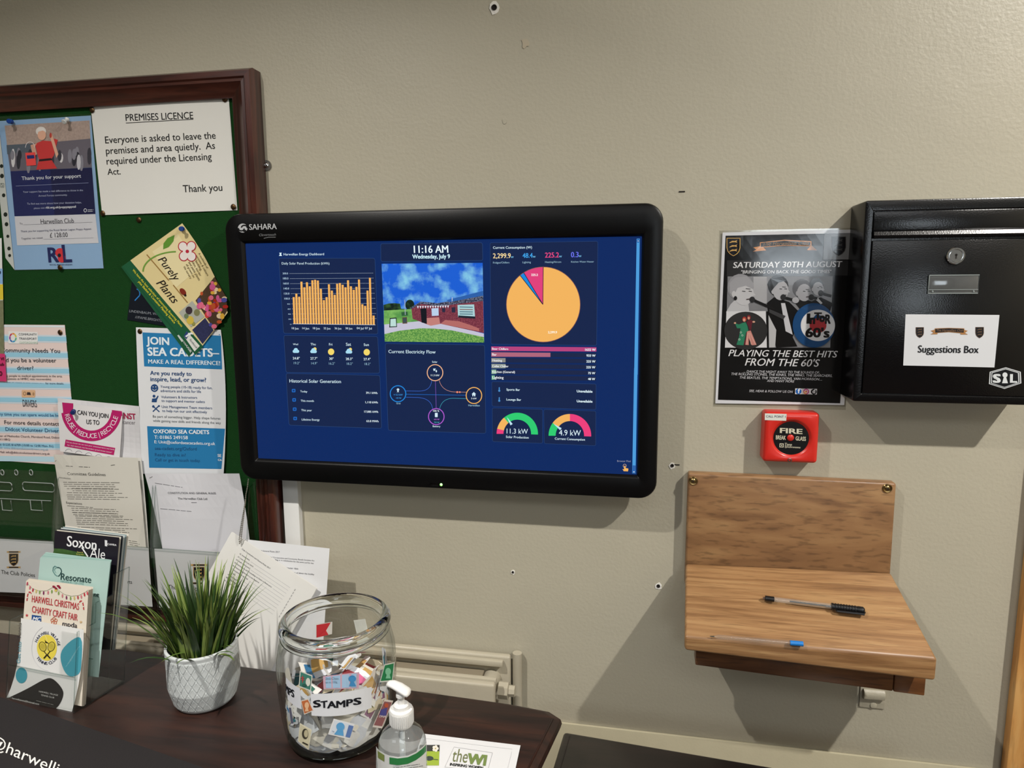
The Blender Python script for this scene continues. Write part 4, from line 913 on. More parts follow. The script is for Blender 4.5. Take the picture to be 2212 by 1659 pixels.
p.disc(237, 268, 38, 36, SV, 1); p.ring(250, 262, 22, 16, 11, '#101012', 2, 14, 170, 380); p.ring(226, 274, 22, 16, 11, '#101012', 2, 14, -10, 200); p.disc(252, 290, 14, 10, '#101012', 2.5)
p.build('logo_print', tv)
l = P(953, 1047, YF)
led, nt, b = base_mat('power_light_green'); b.inputs['Emission Color'].default_value = lin('#5cff30'); b.inputs['Emission Strength'].default_value = 2.5
bm = bmesh.new(); bmesh.ops.create_uvsphere(bm, u_segments=14, v_segments=8, radius=.0026); bmesh.ops.scale(bm, verts=bm.verts, vec=(1, .5, 1)); bmesh.ops.translate(bm, verts=bm.verts, vec=(l.x, YF, l.z)); obj('power_light', bm, led, tv)
l = P(938, 1046, YF); obj('sensor_window', nbox(l.x-.011, l.x+.011, YF-.0004, YF+.001, l.z-.003, l.z+.003, .0003), mat('sensor_glass', '#050506', .08), tv)
# ================================================================== radiator behind the desk
M_RAD = mat('radiator_paint', '#afa896', .38, bump=.15, bscale=120)
RZ = -.70; rx1 = P(1104, 1411, -.012).x; rx0 = -1.15
rad = thing('radiator', ((rx0+rx1)/2, -.06, FLOOR+.12), 'putty painted double panel radiator on the wall behind the desk', 'radiator')
for y0, y1, x1, dz in ((-.022, -.008, rx1, 0), (-.112, -.097, rx1-.012, -.004)):
    bm = nbox(rx0, x1, y0, y1, FLOOR+.12, RZ+dz, .005, 3)
    for i in range(22):
        xx = rx0+.03+i*(x1-rx0-.06)/22; box(bm, xx, xx+.022, y0-.004, y0+.002, FLOOR+.18, RZ+dz-.05, .003)
    obj('panel', bm, M_RAD, rad)
bm = nbox(rx0+.02, rx1-.05, -.094, -.024, FLOOR+.14, RZ-.03)
obj('convector_fins', bm, mat('radiator_inside', '#8d8370', .5), rad)
for y0, y1 in ((-.036, -.024), (-.095, -.084)): obj('top_rib', nbox(rx0+.02, rx1-.012, y0, y1, RZ-.016, RZ-.004, .003), M_RAD, rad)
bm = bmesh.new(); tube(bm, [(rx1-.035, -.02, RZ-.045), (rx1-.035, -.10, RZ-.045)], .017, 20); obj('header_boss', bm, M_RAD, rad, 50)
bm = bmesh.new(); tube(bm, [(rx1-.014, -.06, RZ-.045), (rx1+.004, -.06, RZ-.045), (rx1+.004, -.06, RZ-.045), (rx1+.016, -.06, RZ-.045)], [.016, .016, .011, .010], 8); obj('end_plug', bm, M_RAD, rad, 20)
bm = bmesh.new(); tube(bm, [(rx1+.012, -.012, RZ+.004), (rx1+.012, -.012, FLOOR+.02)], .009, 14); obj('vertical_pipe', bm, M_RAD, rad, 50)

# ================================================================== desk, mat, side table
DZ = -.66
M_DESK = wood('desk_mahogany', '#190c09', '#2a1610', '#391e14', 'X', 4, 10, .5, .04, .35, .06)
M_DESKD = wood('desk_mahogany_edge', '#180a08', '#26110d', '#311711', 'Y', 4, 10, .28, .35, .3, .06)
bk = [Pz(u, v, DZ) for u, v in ((270, 1397), (590, 1440), (860, 1480), (1100, 1512))]
sl = (bk[3]-bk[0]); sl = sl/sl.x
cn, c2, re = Pz(1189, 1529, DZ), Pz(1214, 1545, DZ), Pz(1160, 1659, DZ)
rd = (re-c2)/(re-c2).y
outl = [bk[3]+sl*(-1.3), bk[3], cn, c2, c2+rd*(-.5), Vector((bk[3].x-1.3, -.76, DZ))]
desk = thing('desk', (-.75, -.5, FLOOR), 'dark mahogany desk with moulded top edge in front of the radiator', 'desk')
cen = sum(outl, Vector())/len(outl)
def inset(d, z): return [Vector((q.x-(d if q.x > cen.x else -d), q.y-(d if q.y > cen.y else -d), z)) for q in outl]
bm = loft(bmesh.new(), [inset(.012, DZ-.022), inset(.002, DZ-.020), inset(0, DZ-.014), inset(.002, DZ-.006), inset(.007, DZ-.0035), inset(.009, DZ-.001), inset(.012, DZ)])
obj('desk_top', bm, M_DESK, desk)
bm = bmesh.new(); tube(bm, [c2+Vector((-.013, -.012, -.0004)), c2+rd*(-.5)+Vector((-.013, 0, -.0004))], .0016, 6); obj('edge_bead', bm, M_DESKD, desk)
ax1 = c2.x-.07; ax0 = -1.36
for (x0, x1, y0, y1) in ((ax0, ax1, -.285, -.265), (ax0, ax1-.06, -.72, -.70)): obj('apron', nbox(x0, x1, y0, y1, DZ-.12, DZ-.0215), M_DESK, desk)
obj('side_panel', nbox(ax1-.075, ax1-.055, -.70, -.285, FLOOR+.08, DZ-.0215), M_DESKD, desk)
for x, y in ((ax1-.075, -.31), (ax1-.075, -.74), (ax0, -.31), (ax0, -.74)): obj('leg', nbox(x, x+.05, y, y+.05, FLOOR, DZ-.0215, .004), M_DESKD, desk)
# black bar mat with the handle printed on it
ma, mb = Pz(60, 1530, DZ), Pz(430, 1659, DZ); md = (mb-ma).normalized(); mp = Vector((md.y, -md.x, 0))
if mp.y > 0: mp = -mp
M_RUB = mat('bar_mat_rubber', '#211e1f', .75, spec=.25, bump=.25, bscale=900)
m0 = ma-md*.35; m1 = mb+md*.10
mt = thing('bar_mat', (m0+m1)/2+mp*.12, 'black rubber bar mat with slanted white lettering at the front left of the desk', 'bar mat')
obj('mat', loft(bmesh.new(), [[q+Vector((0, 0, z)) for q in (m0, m1, m1+mp*.21, m0+mp*.21)] for z in (.0002, .003)]), M_RUB, mt)
p = Print(DeskZ(DZ+.0031), 'paper', V5); p.up = (.1, -1)
p.t('@harwellian', -98, 1462, 612, 1768, '#dcd8d4', up=(.34, -.94), hpx=96)
p.build('lettering', mt)
# lower dark side table at the right
TZ = -.76
ta_, tb_ = Pz(1218, 1579, TZ), Pz(1690, 1659, TZ); td = (tb_-ta_).normalized(); tn = Vector((td.y, -td.x, 0))
if tn.y > 0: tn = -tn
M_DARK = wood('dark_oak', '#0d0808', '#140c0b', '#1c1110', 'X', 4, 12, .3, .25, .4, .05)
q0, q1 = ta_, ta_+td*.62
st = thing('side_table', q0+(q1-q0)*.5+tn*.22+Vector((0, 0, FLOOR-TZ)), 'low almost black wooden side table to the right of the desk', 'table')
bm = hexa(bmesh.new(), [q+Vector((0, 0, -.026)) for q in (q0, q1, q1+tn*.42, q0+tn*.42)], [q for q in (q0, q1, q1+tn*.42, q0+tn*.42)], .006, 3)
obj('table_top', bm, M_DARK, st)
bm = bmesh.new(); tube(bm, [q0+td*.012+tn*.01+Vector((0, 0, -.0006)), q0+td*.012+tn*.41+Vector((0, 0, -.0006))], .0014, 6); obj('edge_bead', bm, M_DARK, st)
for a, b_ in ((.03, .03), (.59, .03), (.59, .39), (.03, .39)):
    c = q0+td*a+tn*b_; obj('leg', nbox(c.x-.02, c.x+.02, c.y-.02, c.y+.02, FLOOR, TZ-.0255, .003), M_DARK, st)

# ================================================================== tiered leaflet stand on the desk
FL, FR, BR = Pz(12, 1510, DZ), Pz(160, 1542, DZ), Pz(266, 1474, DZ)
wd = (FR-FL).normalized(); W_ = (FR-FL).length; dd = (BR-FR).normalized(); LEAN = .158
def H(s_, t_, z): return FL+wd*s_+dd*(t_+z*LEAN)+Vector((0, 0, z+.0005))
st_ = thing('leaflet_stand', FL+wd*(W_/2)+dd*.045, 'clear acrylic three-tier leaflet stand on the left end of the desk', 'leaflet stand')
TH = .0022
tiers = [(0, .003, .126), (.031, .037, .158), (.062, .064, .191)]
def slab(s0, s1, t0, t1, z0, z1, nm, m=ACR, par=st_):
    lo = [H(s0, t0, z0), H(s1, t0, z0), H(s1, t1, z0), H(s0, t1, z0)]; hi = [H(s0, t0, z1), H(s1, t0, z1), H(s1, t1, z1), H(s0, t1, z1)]
    return obj(nm, hexa(bmesh.new(), lo, hi), m, par)
for s0 in (0, W_-TH):
    for i, (t0, z0, z1) in enumerate(tiers):
        sd = slab(s0, s0+TH, t0, t0+.0308, .0, z1, 'side_panel')
        a = [H(s0+TH/2, t0, z1 if i == 0 else tiers[i-1][2]), H(s0+TH/2, t0, z1), H(s0+TH/2, t0+.0308, z1)]
        if i == 0: a = [H(s0+TH/2, 0, .002)]+a[1:]
        obj('polished_edge', wire(a, .0009), ACRE, sd)
    obj('polished_edge', wire([H(s0+TH/2, 0, .0005), H(s0+TH/2, .0925, .0005), H(s0+TH/2, .0925, .191)], .0009), ACRE, st_)
for i, (t0, z0, z1) in enumerate(tiers):
    fp = slab(TH, W_-TH, t0, t0+TH, z0, z0+(.052 if i == 0 else z1-z0-.09), 'pocket_front')
    zt = z0+(.052 if i == 0 else z1-z0-.09)
    obj('polished_edge', wire([H(TH, t0, zt), H(W_-TH, t0, zt)], .0009), ACRE, fp)
    if i == 0:
        for sa, sb in ((TH, .024), (W_-.034, W_-TH)): slab(sa, sb, t0, t0+TH, zt, z1-.004, 'pocket_cheek')
    slab(TH, W_-TH, t0+TH, t0+.0308, z0, z0+TH, 'pocket_floor')
slab(TH, W_-TH, .0905, .0925, 0, .191, 'back_panel')
slab(TH, W_-TH, 0, .09, -.0002, .002, 'base_panel')
def stackplane(t_): return plane3(H(0, t_, 0), H(W_, t_, 0), H(0, t_, .1))
# tennis leaflet
TT = TH+.0012
p = Print(stackplane(TT), 'card', L4)
p.base([(235, 492), (938, 622), (800, 1560), (70, 1395)], '#dfdfdd', .0006, mid=((195, 1000), (905, 1090)), ny=6, nx=2)
cx, cy = 525, 825
p.disc(cx, cy, 112, 146, '#e2cf52', 2); p.ring(cx-92, cy-30, 100, 150, 4, '#efe6a8', 3, 16, -50, 50)
p.arc('HARWELL VILLAGE', cx, cy+5, 136, 172, 203, 352, 44, '#2c3148', b=.012); p.arc('TENNIS CLUB', cx, cy+15, 126, 160, 148, 36, 46, '#2c3148', b=.015, flip=True)
for x, rot, s_ in ((478, -18, 1), (574, 18, -1)):
    p.disc(x, 812, 38, 54, '#c9b94a', 3, 24, rot=rot); p.ring(x, 812, 38, 54, 6, '#4a4426', 4, 24, rot=rot); p.path([(x+12*s_, 862), (x+s_*38, 895), (x+s_*84, 945)], 9, '#2c281c', 5); p.path([(x+s_*50, 905), (x+s_*84, 945)], 15, '#2c281c', 5)
    for j in range(-3, 4): p.ln(x+j*9-6, 775+abs(j)*8, x+j*9+6, 850-abs(j)*8, 1.5, '#8a7f3c', 4)
p.q([(498, 732), (506, 752), (530, 762), (552, 782), (536, 776), (512, 770), (502, 765), (508, 755)], '#1c1a14', 5)
def blob(pts, col, lift, n=3):
    o = []
    for i in range(len(pts)):
        a, b_, c_ = pts[i-1], pts[i], pts[(i+1) % len(pts)]; s_ = ((a[0]+b_[0])/2, (a[1]+b_[1])/2); e_ = ((b_[0]+c_[0])/2, (b_[1]+c_[1])/2)
        for j in range(n): t_ = j/n; o.append(tuple((1-t_)**2*s_[k_]+2*t_*(1-t_)*b_[k_]+t_*t_*e_[k_] for k_ in (0, 1)))
    p.q(o, col, lift)
blob([(925, 690), (820, 720), (690, 840), (670, 950), (720, 1100), (790, 1160), (900, 1120), (912, 1000)], '#4a9cae', 2)
for i in range(6): p.ln(735+i*22, 980-i*36+60, 800+i*18, 900-i*30+60, 4, '#8cc4d0', 3)
p.disc(240, 1135, 64, 88, '#4a9cae', 2)
blob([(75, 1398), (60, 1400), (300, 1290), (520, 1160), (600, 1170), (700, 1280), (715, 1360), (660, 1480), (590, 1530)], '#33312f', 2, 4); p.q([(85, 1400), (330, 1275), (500, 1180), (640, 1480), (600, 1520)], '#33312f', 2.3)
p.ring(560, 830, 205, 255, 4, '#c9c9ce', 2, 40, 95, 245)
p.t('HARWELL VILLAGE', 435, 1322, 648, 1366, '#bdbcb8', b=.01, lift=4); p.t('TENNIS CLUB', 456, 1362, 606, 1394, '#bdbcb8', b=.01, lift=4); p.t('harwelltennis@hotmail.com', 135, 1398, 435, 1466, '#cfcfcb', b=.01, lift=4); p.lines(405, 1418, 598, 1464, 0, 0, 1, 10, '#9a9994', lift=4)
p.t('Get into', 226, 1000, 240, 760, '#5aa2b4', up=(-1, -.05), hs=.8, lift=3); p.t('Tennis', 232, 730, 240, 548, '#33343c', up=(-1, -.05), hs=.8, lift=3)
tag(p.build('tennis_leaflet'), 'white tennis club leaflet with yellow crest in the lowest front pocket of the stand', 'leaflet')
# christmas craft fair flyers: five, fanned
RED = '#b8323c'
for k in (4, 3, 2, 1, 0):
    p = Print(stackplane(TT+.006+.0036*k), 'card', L4); d = k*8; q = [(292+d, 74-d*.8), (992+d*1.6, 160-d*.5), (915+d*1.4, 1480), (200+d, 1340)]
    p.base(q, '#dcd3c4' if not k else ['#d8cfc0', '#ddd6ca', '#d4cabb', '#d9d2c6'][k-1], .0008)
    if not k:
        p.up = (.06, -1)
        p.t('HARWELL CHRISTMAS', 355, 312, 882, 402, RED, b=.012, hs=2.0, lift=3); p.t('CHARITY CRAFT FAIR', 357, 428, 866, 524, RED, b=.012, hs=2.0, lift=3)
        wirep = [(300, 100), (360, 160), (440, 190), (520, 188), (590, 150), (640, 170), (720, 228), (800, 248), (880, 240), (960, 200), (985, 178)]; p.path(wirep, 3, '#6a7a5a', 2)
        for i, (x, y, cc) in enumerate(((305, 108, '#b04058'), (335, 152, '#c86878'), (368, 180, '#a8283c'), (405, 194, '#c8b870'), (444, 204, '#7a9a50'), (488, 212, '#7a2858'), (538, 208, '#c87880'), (580, 196, '#7a9a50'), (656, 214, '#7a9a50'), (698, 244, '#c87880'), (744, 264, '#7a2858'), (790, 272, '#7a9a50'), (832, 270, '#c8b870'), (872, 262, '#b04048'), (910, 254, '#c87880'), (945, 230, '#b82838'), (978, 215, '#c84858'))): p.disc(x, y, 8, 22, cc, 3, 12, rot=10-i)
        for dx, dy, rr in ((-28, -8, 20), (22, -14, 20), (-5, 12, 15), (35, 2, 14)): p.disc(632+dx, 150+dy, rr, 12, '#8a2038', 4, 12, rot=20)
        p.disc(625, 180, 16, 20, '#c8b860', 3.5, 12)
        for x, y, m_ in ((318, 230, 1), (920, 330, -1)): p.path([(x-18*m_, y+70), (x-10*m_, y+10), (x-4*m_, y-20), (x+16*m_, y-32), (x+32*m_, y-12)], 11, RED, 3); p.path([(x-14*m_, y+40), (x-12*m_, y+28)], 13, '#e6dcd0', 4); p.path([(x-6*m_, y-10), (x, y-24)], 13, '#e6dcd0', 4)
        def star(x, y, r, cc): p.q([(x+(r if i % 2 == 0 else r*.42)*math.sin(i*math.pi/5), y-(r if i % 2 == 0 else r*.42)*math.cos(i*math.pi/5)) for i in range(10)], cc, 3)
        star(300, 463, 20, RED); star(906, 538, 18, '#c8a878'); p.q([(357, 456), (461, 472), (461, 540), (352, 530)], '#1f4a86', 3); p.t('MC', 364, 520, 458, 530, '#e4e8ec', b=.03, it=.3, lift=4)
        for a in range(5): p.ring(604+22*math.cos(math.radians(a*72-90)), 525+24*math.sin(math.radians(a*72-90)), 15, 16, 6, '#b85838', 3, 12)
        p.t('mpda', 698, 578, 862, 604, '#2c2c38', b=.01, lift=3)
    tag(p.build('craft_fair_flyer'), ['front cream Christmas craft fair flyer with red lettering behind the tennis leaflet'] [0] if not k else 'plain edge of a Christmas craft fair flyer stacked behind the front one', 'flyer', None if not k else 'craft fair flyers in the stand')
# pale green hearing booklets
for k in (5, 4, 3, 2, 1, 0):
    p = Print(stackplane(.031+TH+.003+.004*k), 'card', L6); d = k*11; p.base([(412+d, 1062-d*1.0), (1132+d*.2, 1100-d*.25), (1010, 2290), (300, 2200)], ['#a8c3bd', '#a0bfb8', '#98b8b1', '#a8c6bf', '#9cbcb5', '#aecac3'][k], .0012)
    if not k:
        p.t('Resonate', 620, 1290, 930, 1324, '#1e3c3c', b=.015, hs=1.15, lift=3); p.t('HEARING CENTRE', 620, 1315, 855, 1342, '#8ab0ac', lift=3); p.t('nt', 960, 1462, 1012, 1470, '#1e3c3c', b=.02, lift=3)
        p.path([(585, 1255), (560, 1235), (540, 1200), (545, 1165), (562, 1150), (585, 1165)], 7, '#4a7a78', 3); p.path([(572, 1220), (556, 1195), (562, 1172), (580, 1170)], 5, '#6a9a94', 3)
        p.path([(585, 1165), (605, 1166), (622, 1180), (630, 1205), (618, 1232), (600, 1255)], 9, '#1e4444', 3); p.path([(590, 1250), (604, 1256)], 7, '#1e4444', 3)
    tag(p.build('hearing_booklet'), 'front pale green hearing booklet in the middle tier of the stand' if not k else 'pale green hearing booklet stacked behind the front one in the middle tier', 'booklet', None if not k else 'hearing booklets in the stand')
# dark ale magazines
for k in (5, 4, 3, 2, 1, 0):
    p = Print(stackplane(.062+TH+.002+.0042*k), 'card', L6); d = k*19; p.base([(562+d*1.1, 788-d*.55), (1222+d, 858-d*.38), (1125+d*.6, 2010), (500+d, 1960)], '#1b1822' if not k else ['#c8c4b8', '#2a3038', '#bcc4c4', '#8fa0a4', '#d4d0c6'][k-1], .0016, back='#c9c5ba')
    if not k:
        p.q([(555, 970), (640, 975), (760, 1000), (860, 1020), (900, 1060), (540, 1030)], mat('photo_hops', '#3a5a2c', .4, var=.4, vscale=200), 2)
        p.t('Soxon', 684, 946, 984, 986, '#e2e2e4', b=.02, hs=1.25, lift=3); p.t('Ale', 918, 1062, 1074, 1080, '#e2e2e4', b=.0, hs=1.25, lift=3); p.path([(838, 960), (900, 1055)], 14, '#e2e2e4', 3)
        p.t('CAMRA', 1100, 935, 1192, 946, '#d4d4d8', b=.03, lift=3); p.q([(1072, 884), (1098, 888), (1098, 950), (1074, 946)], '#d4d4d8', 3); p.t('Issue 41', 790, 1012, 848, 1018, '#d8d070', lift=3); p.t('Spring 2025', 780, 1032, 856, 1040, '#d8d070', lift=3)
    tag(p.build('ale_magazine'), 'front dark ale magazine with white title in the top tier of the stand' if not k else 'ale magazine edge stacked behind the dark front cover in the top tier', 'magazine', None if not k else 'ale magazines in the stand')

# ================================================================== artificial grass in a white pot
pcx, pcy, PH = -.677, -.296, .098
pot = thing('potted_grass', (pcx, pcy, DZ), 'artificial grass in a white diamond-embossed pot on the desk', 'potted plant')
SEG, ROWS = 300, 100
def potr(z): return .0445+.0085*min(1, z/.02*.5+.5*z/PH)
bm = bmesh.new(); loops = []
def emboss(a, z):
    u = a/(2*math.pi)*27; w_ = z/.0102
    f = lambda q: abs((q % 1)-.5)*2
    e = min(1-f(u+w_*.5), 1-f(u-w_*.5)); g = min(1, max(0, (e-.06)/.13)); h = min(1, max(0, (e-.24)/.1))
    return .0013*g*g*(3-2*g) - .0006*h*h*(3-2*h)
loops.append([(pcx+.040*math.cos(2*math.pi*i/SEG), pcy+.040*math.sin(2*math.pi*i/SEG), DZ+.0004) for i in range(SEG)])
loops.append([(pcx+.0435*math.cos(2*math.pi*i/SEG), pcy+.0435*math.sin(2*math.pi*i/SEG), DZ+.0015) for i in range(SEG)])
for j in range(ROWS+1):
    z = .005+(PH-.013)*j/ROWS; env = min(1, j/3, (ROWS-j)/3)
    loops.append([((pcx+(potr(z)+env*emboss(2*math.pi*i/SEG, z))*math.cos(2*math.pi*i/SEG)), (pcy+(potr(z)+env*emboss(2*math.pi*i/SEG, z))*math.sin(2*math.pi*i/SEG)), DZ+z) for i in range(SEG)])
for r_, z in ((.0545, PH-.004), (.0545, PH-.001), (.0535, PH), (.0505, PH), (.0495, PH-.002), (.048, PH-.02)): loops.append([(pcx+r_*math.cos(2*math.pi*i/SEG), pcy+r_*math.sin(2*math.pi*i/SEG), DZ+z) for i in range(SEG)])
loft(bm, loops, True, False); obj('pot', bm, mat('white_ceramic', '#c3c8c8', .35, var=.05), pot, 60)
bm = bmesh.new(); lathe(bm, [(.0485, PH-.024), (.0485, PH-.019), (.02, PH-.014)], 32, (pcx, pcy, DZ)); obj('filler', bm, mat('dark_moss', '#141a0e', .95, bump=.6), pot)
rnd = random.Random(21); gm = []
for hx, ed in (('#3a5622', ''), ('#536c2c', ''), ('#7a8c46', ''), ('#2a421e', '')):
    gm.append(mat('grass_blade_'+hx.strip('#'), hx, .4, var=.35, vscale=60))
bm = bmesh.new()
for n in range(210):
    a = rnd.random()*2*math.pi; r0_ = .040*math.sqrt(rnd.random()); out = r0_/.040
    L = .095+.055*rnd.random(); lean = (.06+.40*out*rnd.random()+.14*rnd.random()); bend = .15+.75*rnd.random()*out
    if n < 20: L = .06+.04*rnd.random(); lean = .7+.3*rnd.random(); bend = .6+.5*rnd.random()
    da = a+rnd.uniform(-.5, .5); w0 = .0034+.0020*rnd.random(); q = Vector((pcx+r0_*math.cos(a), pcy+r0_*math.sin(a), DZ+PH-.020)); mi_ = rnd.randrange(4); prev = None; N_ = 7
    sd = Vector((-math.sin(da), math.cos(da), 0))
    for i in range(N_+1):
        t_ = i/N_; th = lean+bend*t_*t_; w_ = w0*(1-t_**1.6)*(.75+.5*t_ if t_ < .5 else 1)+.00015
        di = Vector((math.cos(da)*math.sin(th), math.sin(da)*math.sin(th), math.cos(th))); up_ = di.cross(sd)
        row = [bm.verts.new(q-sd*w_), bm.verts.new(q+up_*w_*.35), bm.verts.new(q+sd*w_)]
        if prev:
            for j in (0, 1): f = bm.faces.new((prev[j], prev[j+1], row[j+1], row[j])); f.material_index = mi_
        prev = row; q = q+di*(L/N_)
obj('grass_blades', bm, gm, pot, 180)
# ================================================================== glass jar of used stamps
jx, jy, JR, JH = -.427, -.334, .086, .186
jar = thing('glass_jar', (jx, jy, DZ), 'round open glass jar with STAMPS labels standing on the desk, full of used stamps', 'jar')
GL = clear('jar_glass', (.99, .993, .99), (.38, .43, .40), .015, 1.5)
def real_glass(name, col, rough=0):
    m, nt, b = base_mat(name); b.inputs['Base Color'].default_value = col; b.inputs['Transmission Weight'].default_value = 1; b.inputs['Roughness'].default_value = rough; b.inputs['IOR'].default_value = 1.46
    n = node(nt, 'ShaderNodeTexNoise'); n.inputs['Scale'].default_value = 12; bp = node(nt, 'ShaderNodeBump'); bp.inputs['Strength'].default_value = .05; nt.links.new(n.outputs[0], bp.inputs['Height']); nt.links.new(bp.outputs[0], b.inputs['Normal']); return m
RG = real_glass('rim_glass', (.93, .96, .94, 1), .01)
outer = [(.060, .001), (.070, .003), (.0765, .010), (.079, .022), (.0825, .045), (.0855, .085), (.086, .115), (.085, .135), (.081, .152), (.0765, .162), (.0745, .166)]
inner = [(.0715, .165), (.0735, .161), (.078, .151), (.082, .134), (.083, .115), (.0825, .085), (.0795, .045), (.076, .024), (.072, .014), (.05, .011), (.001, .0105)]
bm = bmesh.new(); lathe(bm, outer, 72, (jx, jy, DZ)); 
for f in [f for f in bm.faces if len(f.verts) > 10 and f.calc_center_median().z > DZ+.1]: bm.faces.remove(f)
obj('wall', bm, GL, jar, 60)
bm = bmesh.new(); lathe(bm, inner, 72, (jx, jy, DZ), False, True); obj('inner_wall', bm, clear('jar_glass_inside', (.993, .995, .993), (.6, .64, .62), .02, 1.3), jar, 60)
bm = bmesh.new(); ringp = [(.0722+.0078*math.cos(k_*math.pi/8), .175+.0095*math.sin(k_*math.pi/8)) for k_ in range(17)]; lathe(bm, ringp, 96, (jx, jy, DZ), False, False); obj('rim', bm, RG, jar, 180)
bm = bmesh.new(); ringp = [(.0755+.0032*math.cos(k_*math.pi/6), .1625+.0028*math.sin(k_*math.pi/6)) for k_ in range(13)]; lathe(bm, ringp, 96, (jx, jy, DZ), False, False); obj('shoulder_bead', bm, RG, jar, 180)
bm = bmesh.new(); lathe(bm, [(.058, .0005), (.071, .0025), (.0755, .007), (.074, .0095), (.02, .0098)], 72, (jx, jy, DZ)); obj('thick_base', bm, clear('jar_base_glass', (.42, .48, .45), (.12, .15, .14), .03, 1.5), jar, 60)
J2 = (560, 1280, 4.378)
def jl(pts, col, name, label, r=.0868, far=False, n=8, sag=None):
    p = Print(Cyl(jx, jy, r, far), 'paper', J2); p.base(pts, col, .0002, nx=n, ny=2, sag=sag); return p
p = jl([(485, 958), (1062, 892), (1064, 1090), (495, 1162)], '#d6d8dc', 'label', '', n=18, sag=(18, 36))
p.up = (0, -1); 
for i, (ch, x, w_, y) in enumerate((('S', 516, 62, 1086), ('T', 586, 58, 1092), ('A', 646, 78, 1094), ('M', 732, 78, 1089), ('P', 826, 56, 1076), ('S', 894, 66, 1063))): p.t(ch, x, y, x+w_, y-7, '#0e1018', b=.036, up=(-.05+.02*i, -1), hpx=62)
p.build('label', jar, 'white label lettered STAMPS on the front of the jar')
p = jl([(250, 800), (385, 905), (402, 1105), (268, 1010)], '#d0d2d8', 'label', '', sag=(12, 14)); p.t('PS', 276, 965, 328, 992, '#0e1018', b=.036, up=(0, -1), hpx=66); p.t('M', 252, 930, 270, 955, '#0e1018', b=.036, up=(0, -1), hpx=66); p.build('label', jar, 'second white STAMPS label wrapping round the left of the jar')
def stamp(q, col, paper='#d2d0c6', draw=None, far=False, label=None):
    p = Print(Cyl(jx, jy, .0868 if not far else .0815, far), 'paper', J2); p.base(q, paper, .0002, nx=4, ny=2)
    cxm = sum(a[0] for a in q)/4; cym = sum(a[1] for a in q)/4
    if col: p.q([(cxm+(a[0]-cxm)*.86, cym+(a[1]-cym)*.86) for a in q], col, 1, 3)
    if draw: draw(p, cxm, cym)
    p.build('stuck_stamp', jar, label)
def head(c_, sx=30, sy=46):
    def f(p, x, y): p.disc(x+2, y-8, sx*.62, sy*.6, c_, 3, 14); p.q([(x-sx*.5, y+sy*.95), (x-sx*.2, y+sy*.2), (x+sx*.35, y+sy*.2), (x+sx*.6, y+sy*.95)], c_, 3)
    return f
def tb(p, x, y): p.ln(x-28, y-50, x-28, y+15, 6, '#c83a40', 3); p.ln(x-46, y-32, x-10, y-28, 6, '#c83a40', 3); p.ln(x-44, y-14, x-10, y-10, 6, '#c83a40', 3); p.disc(x+24, y+10, 22, 40, '#d2d4c8', 3, 12); p.disc(x-10, y+40, 24, 14, '#2c5a50', 3, 12)
stamp([(385, 738), (504, 785), (488, 934), (372, 890)], '#3f7a6c', draw=tb, label='green stamp with a red cross')
stamp([(602, 792), (945, 752), (943, 908), (608, 914)], '#9cbcd8', '#c4a0b0', lambda p, x, y: (p.t('2nd Class', 626, 824, 750, 822, '#6a7f94', lift=3), p.t('up to 100g', 626, 856, 738, 854, '#6a7f94', lift=3), p.disc(880, 815, 36, 32, '#3f86bc', 3, 12), p.q([(850, 888), (866, 838), (892, 838), (916, 886)], '#3f86bc', 3)), label='pale blue second class label stamp')
stamp([(1185, 678), (1282, 656), (1262, 838), (1138, 850)], '#1f7a4a', '#c9cfc6', head('#7cc09c', 44, 60), label='green stamp at the right of the jar')
stamp([(392, 1022), (462, 1004), (514, 1118), (424, 1156)], '#bc6a3c', '#d4cabc', head('#e0b48c', 34, 52), label='orange stamp overlapping the front label')
stamp([(384, 1232), (496, 1298), (468, 1490), (366, 1406)], '#c9c2a4', '#d6d0b8', lambda p, x, y: (p.disc(x+5, y-20, 30, 50, '#3c382c', 3, 14), p.disc(x+14, y-22, 20, 36, '#b8b090', 4, 14), p.ln(x-20, y+60, x+30, y+85, 14, '#3c382c', 3)), label='cream stamp with a dark portrait')
stamp([(704, 1192), (902, 1244), (856, 1388), (650, 1340)], '#cfd6de', '#dcdcdc', lambda p, x, y: (p.disc(x-10, y-22, 40, 40, '#5a9ccc', 3, 14), p.q([(x-70, y+50), (x-30, y-5), (x+15, y+5), (x+20, y+65)], '#5a9ccc', 3), p.t('1st', x-90, y+25, x-70, y+30, '#3a5a84', lift=3), p.q([(x+70, y-38), (x+115, y-28), (x+80, y+82), (x+38, y+72)], '#5a76ac', 3)), label='white stamp with a light blue head')
stamp([(1186, 1010), (1268, 1022), (1160, 1284), (1070, 1272)], '#8a5a5c', '#d2cac4', lambda p, x, y: (p.q([(x-18, y-40), (x+40, y-60), (x+30, y+20), (x-38, y+24)], '#4a4a8c', 3), p.disc(x+32, y-80, 20, 22, '#b4563c', 3, 10), p.t('DNA', x-40, y+32, x+24, y+36, '#d8ccd0', b=.03, lift=4)), label='purple and brown stamp leaning behind the pump bottle')
stamp([(276, 1075), (300, 1078), (326, 1250), (300, 1252)], '#5a5a6c', '#c9c9cc', label='dark stamp seen edge-on at the left of the jar')
stamp([(536, 300), (692, 276), (688, 392), (536, 432)], None, '#d8d4cc', lambda p, x, y: p.q([(542, 308), (676, 284), (632, 360), (655, 400), (542, 426)], '#c23036', 2), far=True, label='torn red stamp on the inside back of the jar')
stamp([(892, 262), (1002, 248), (1046, 440), (936, 452)], '#c4c5bc', '#cccdc4', far=True, label='blank grey stamp on the inside back of the jar')
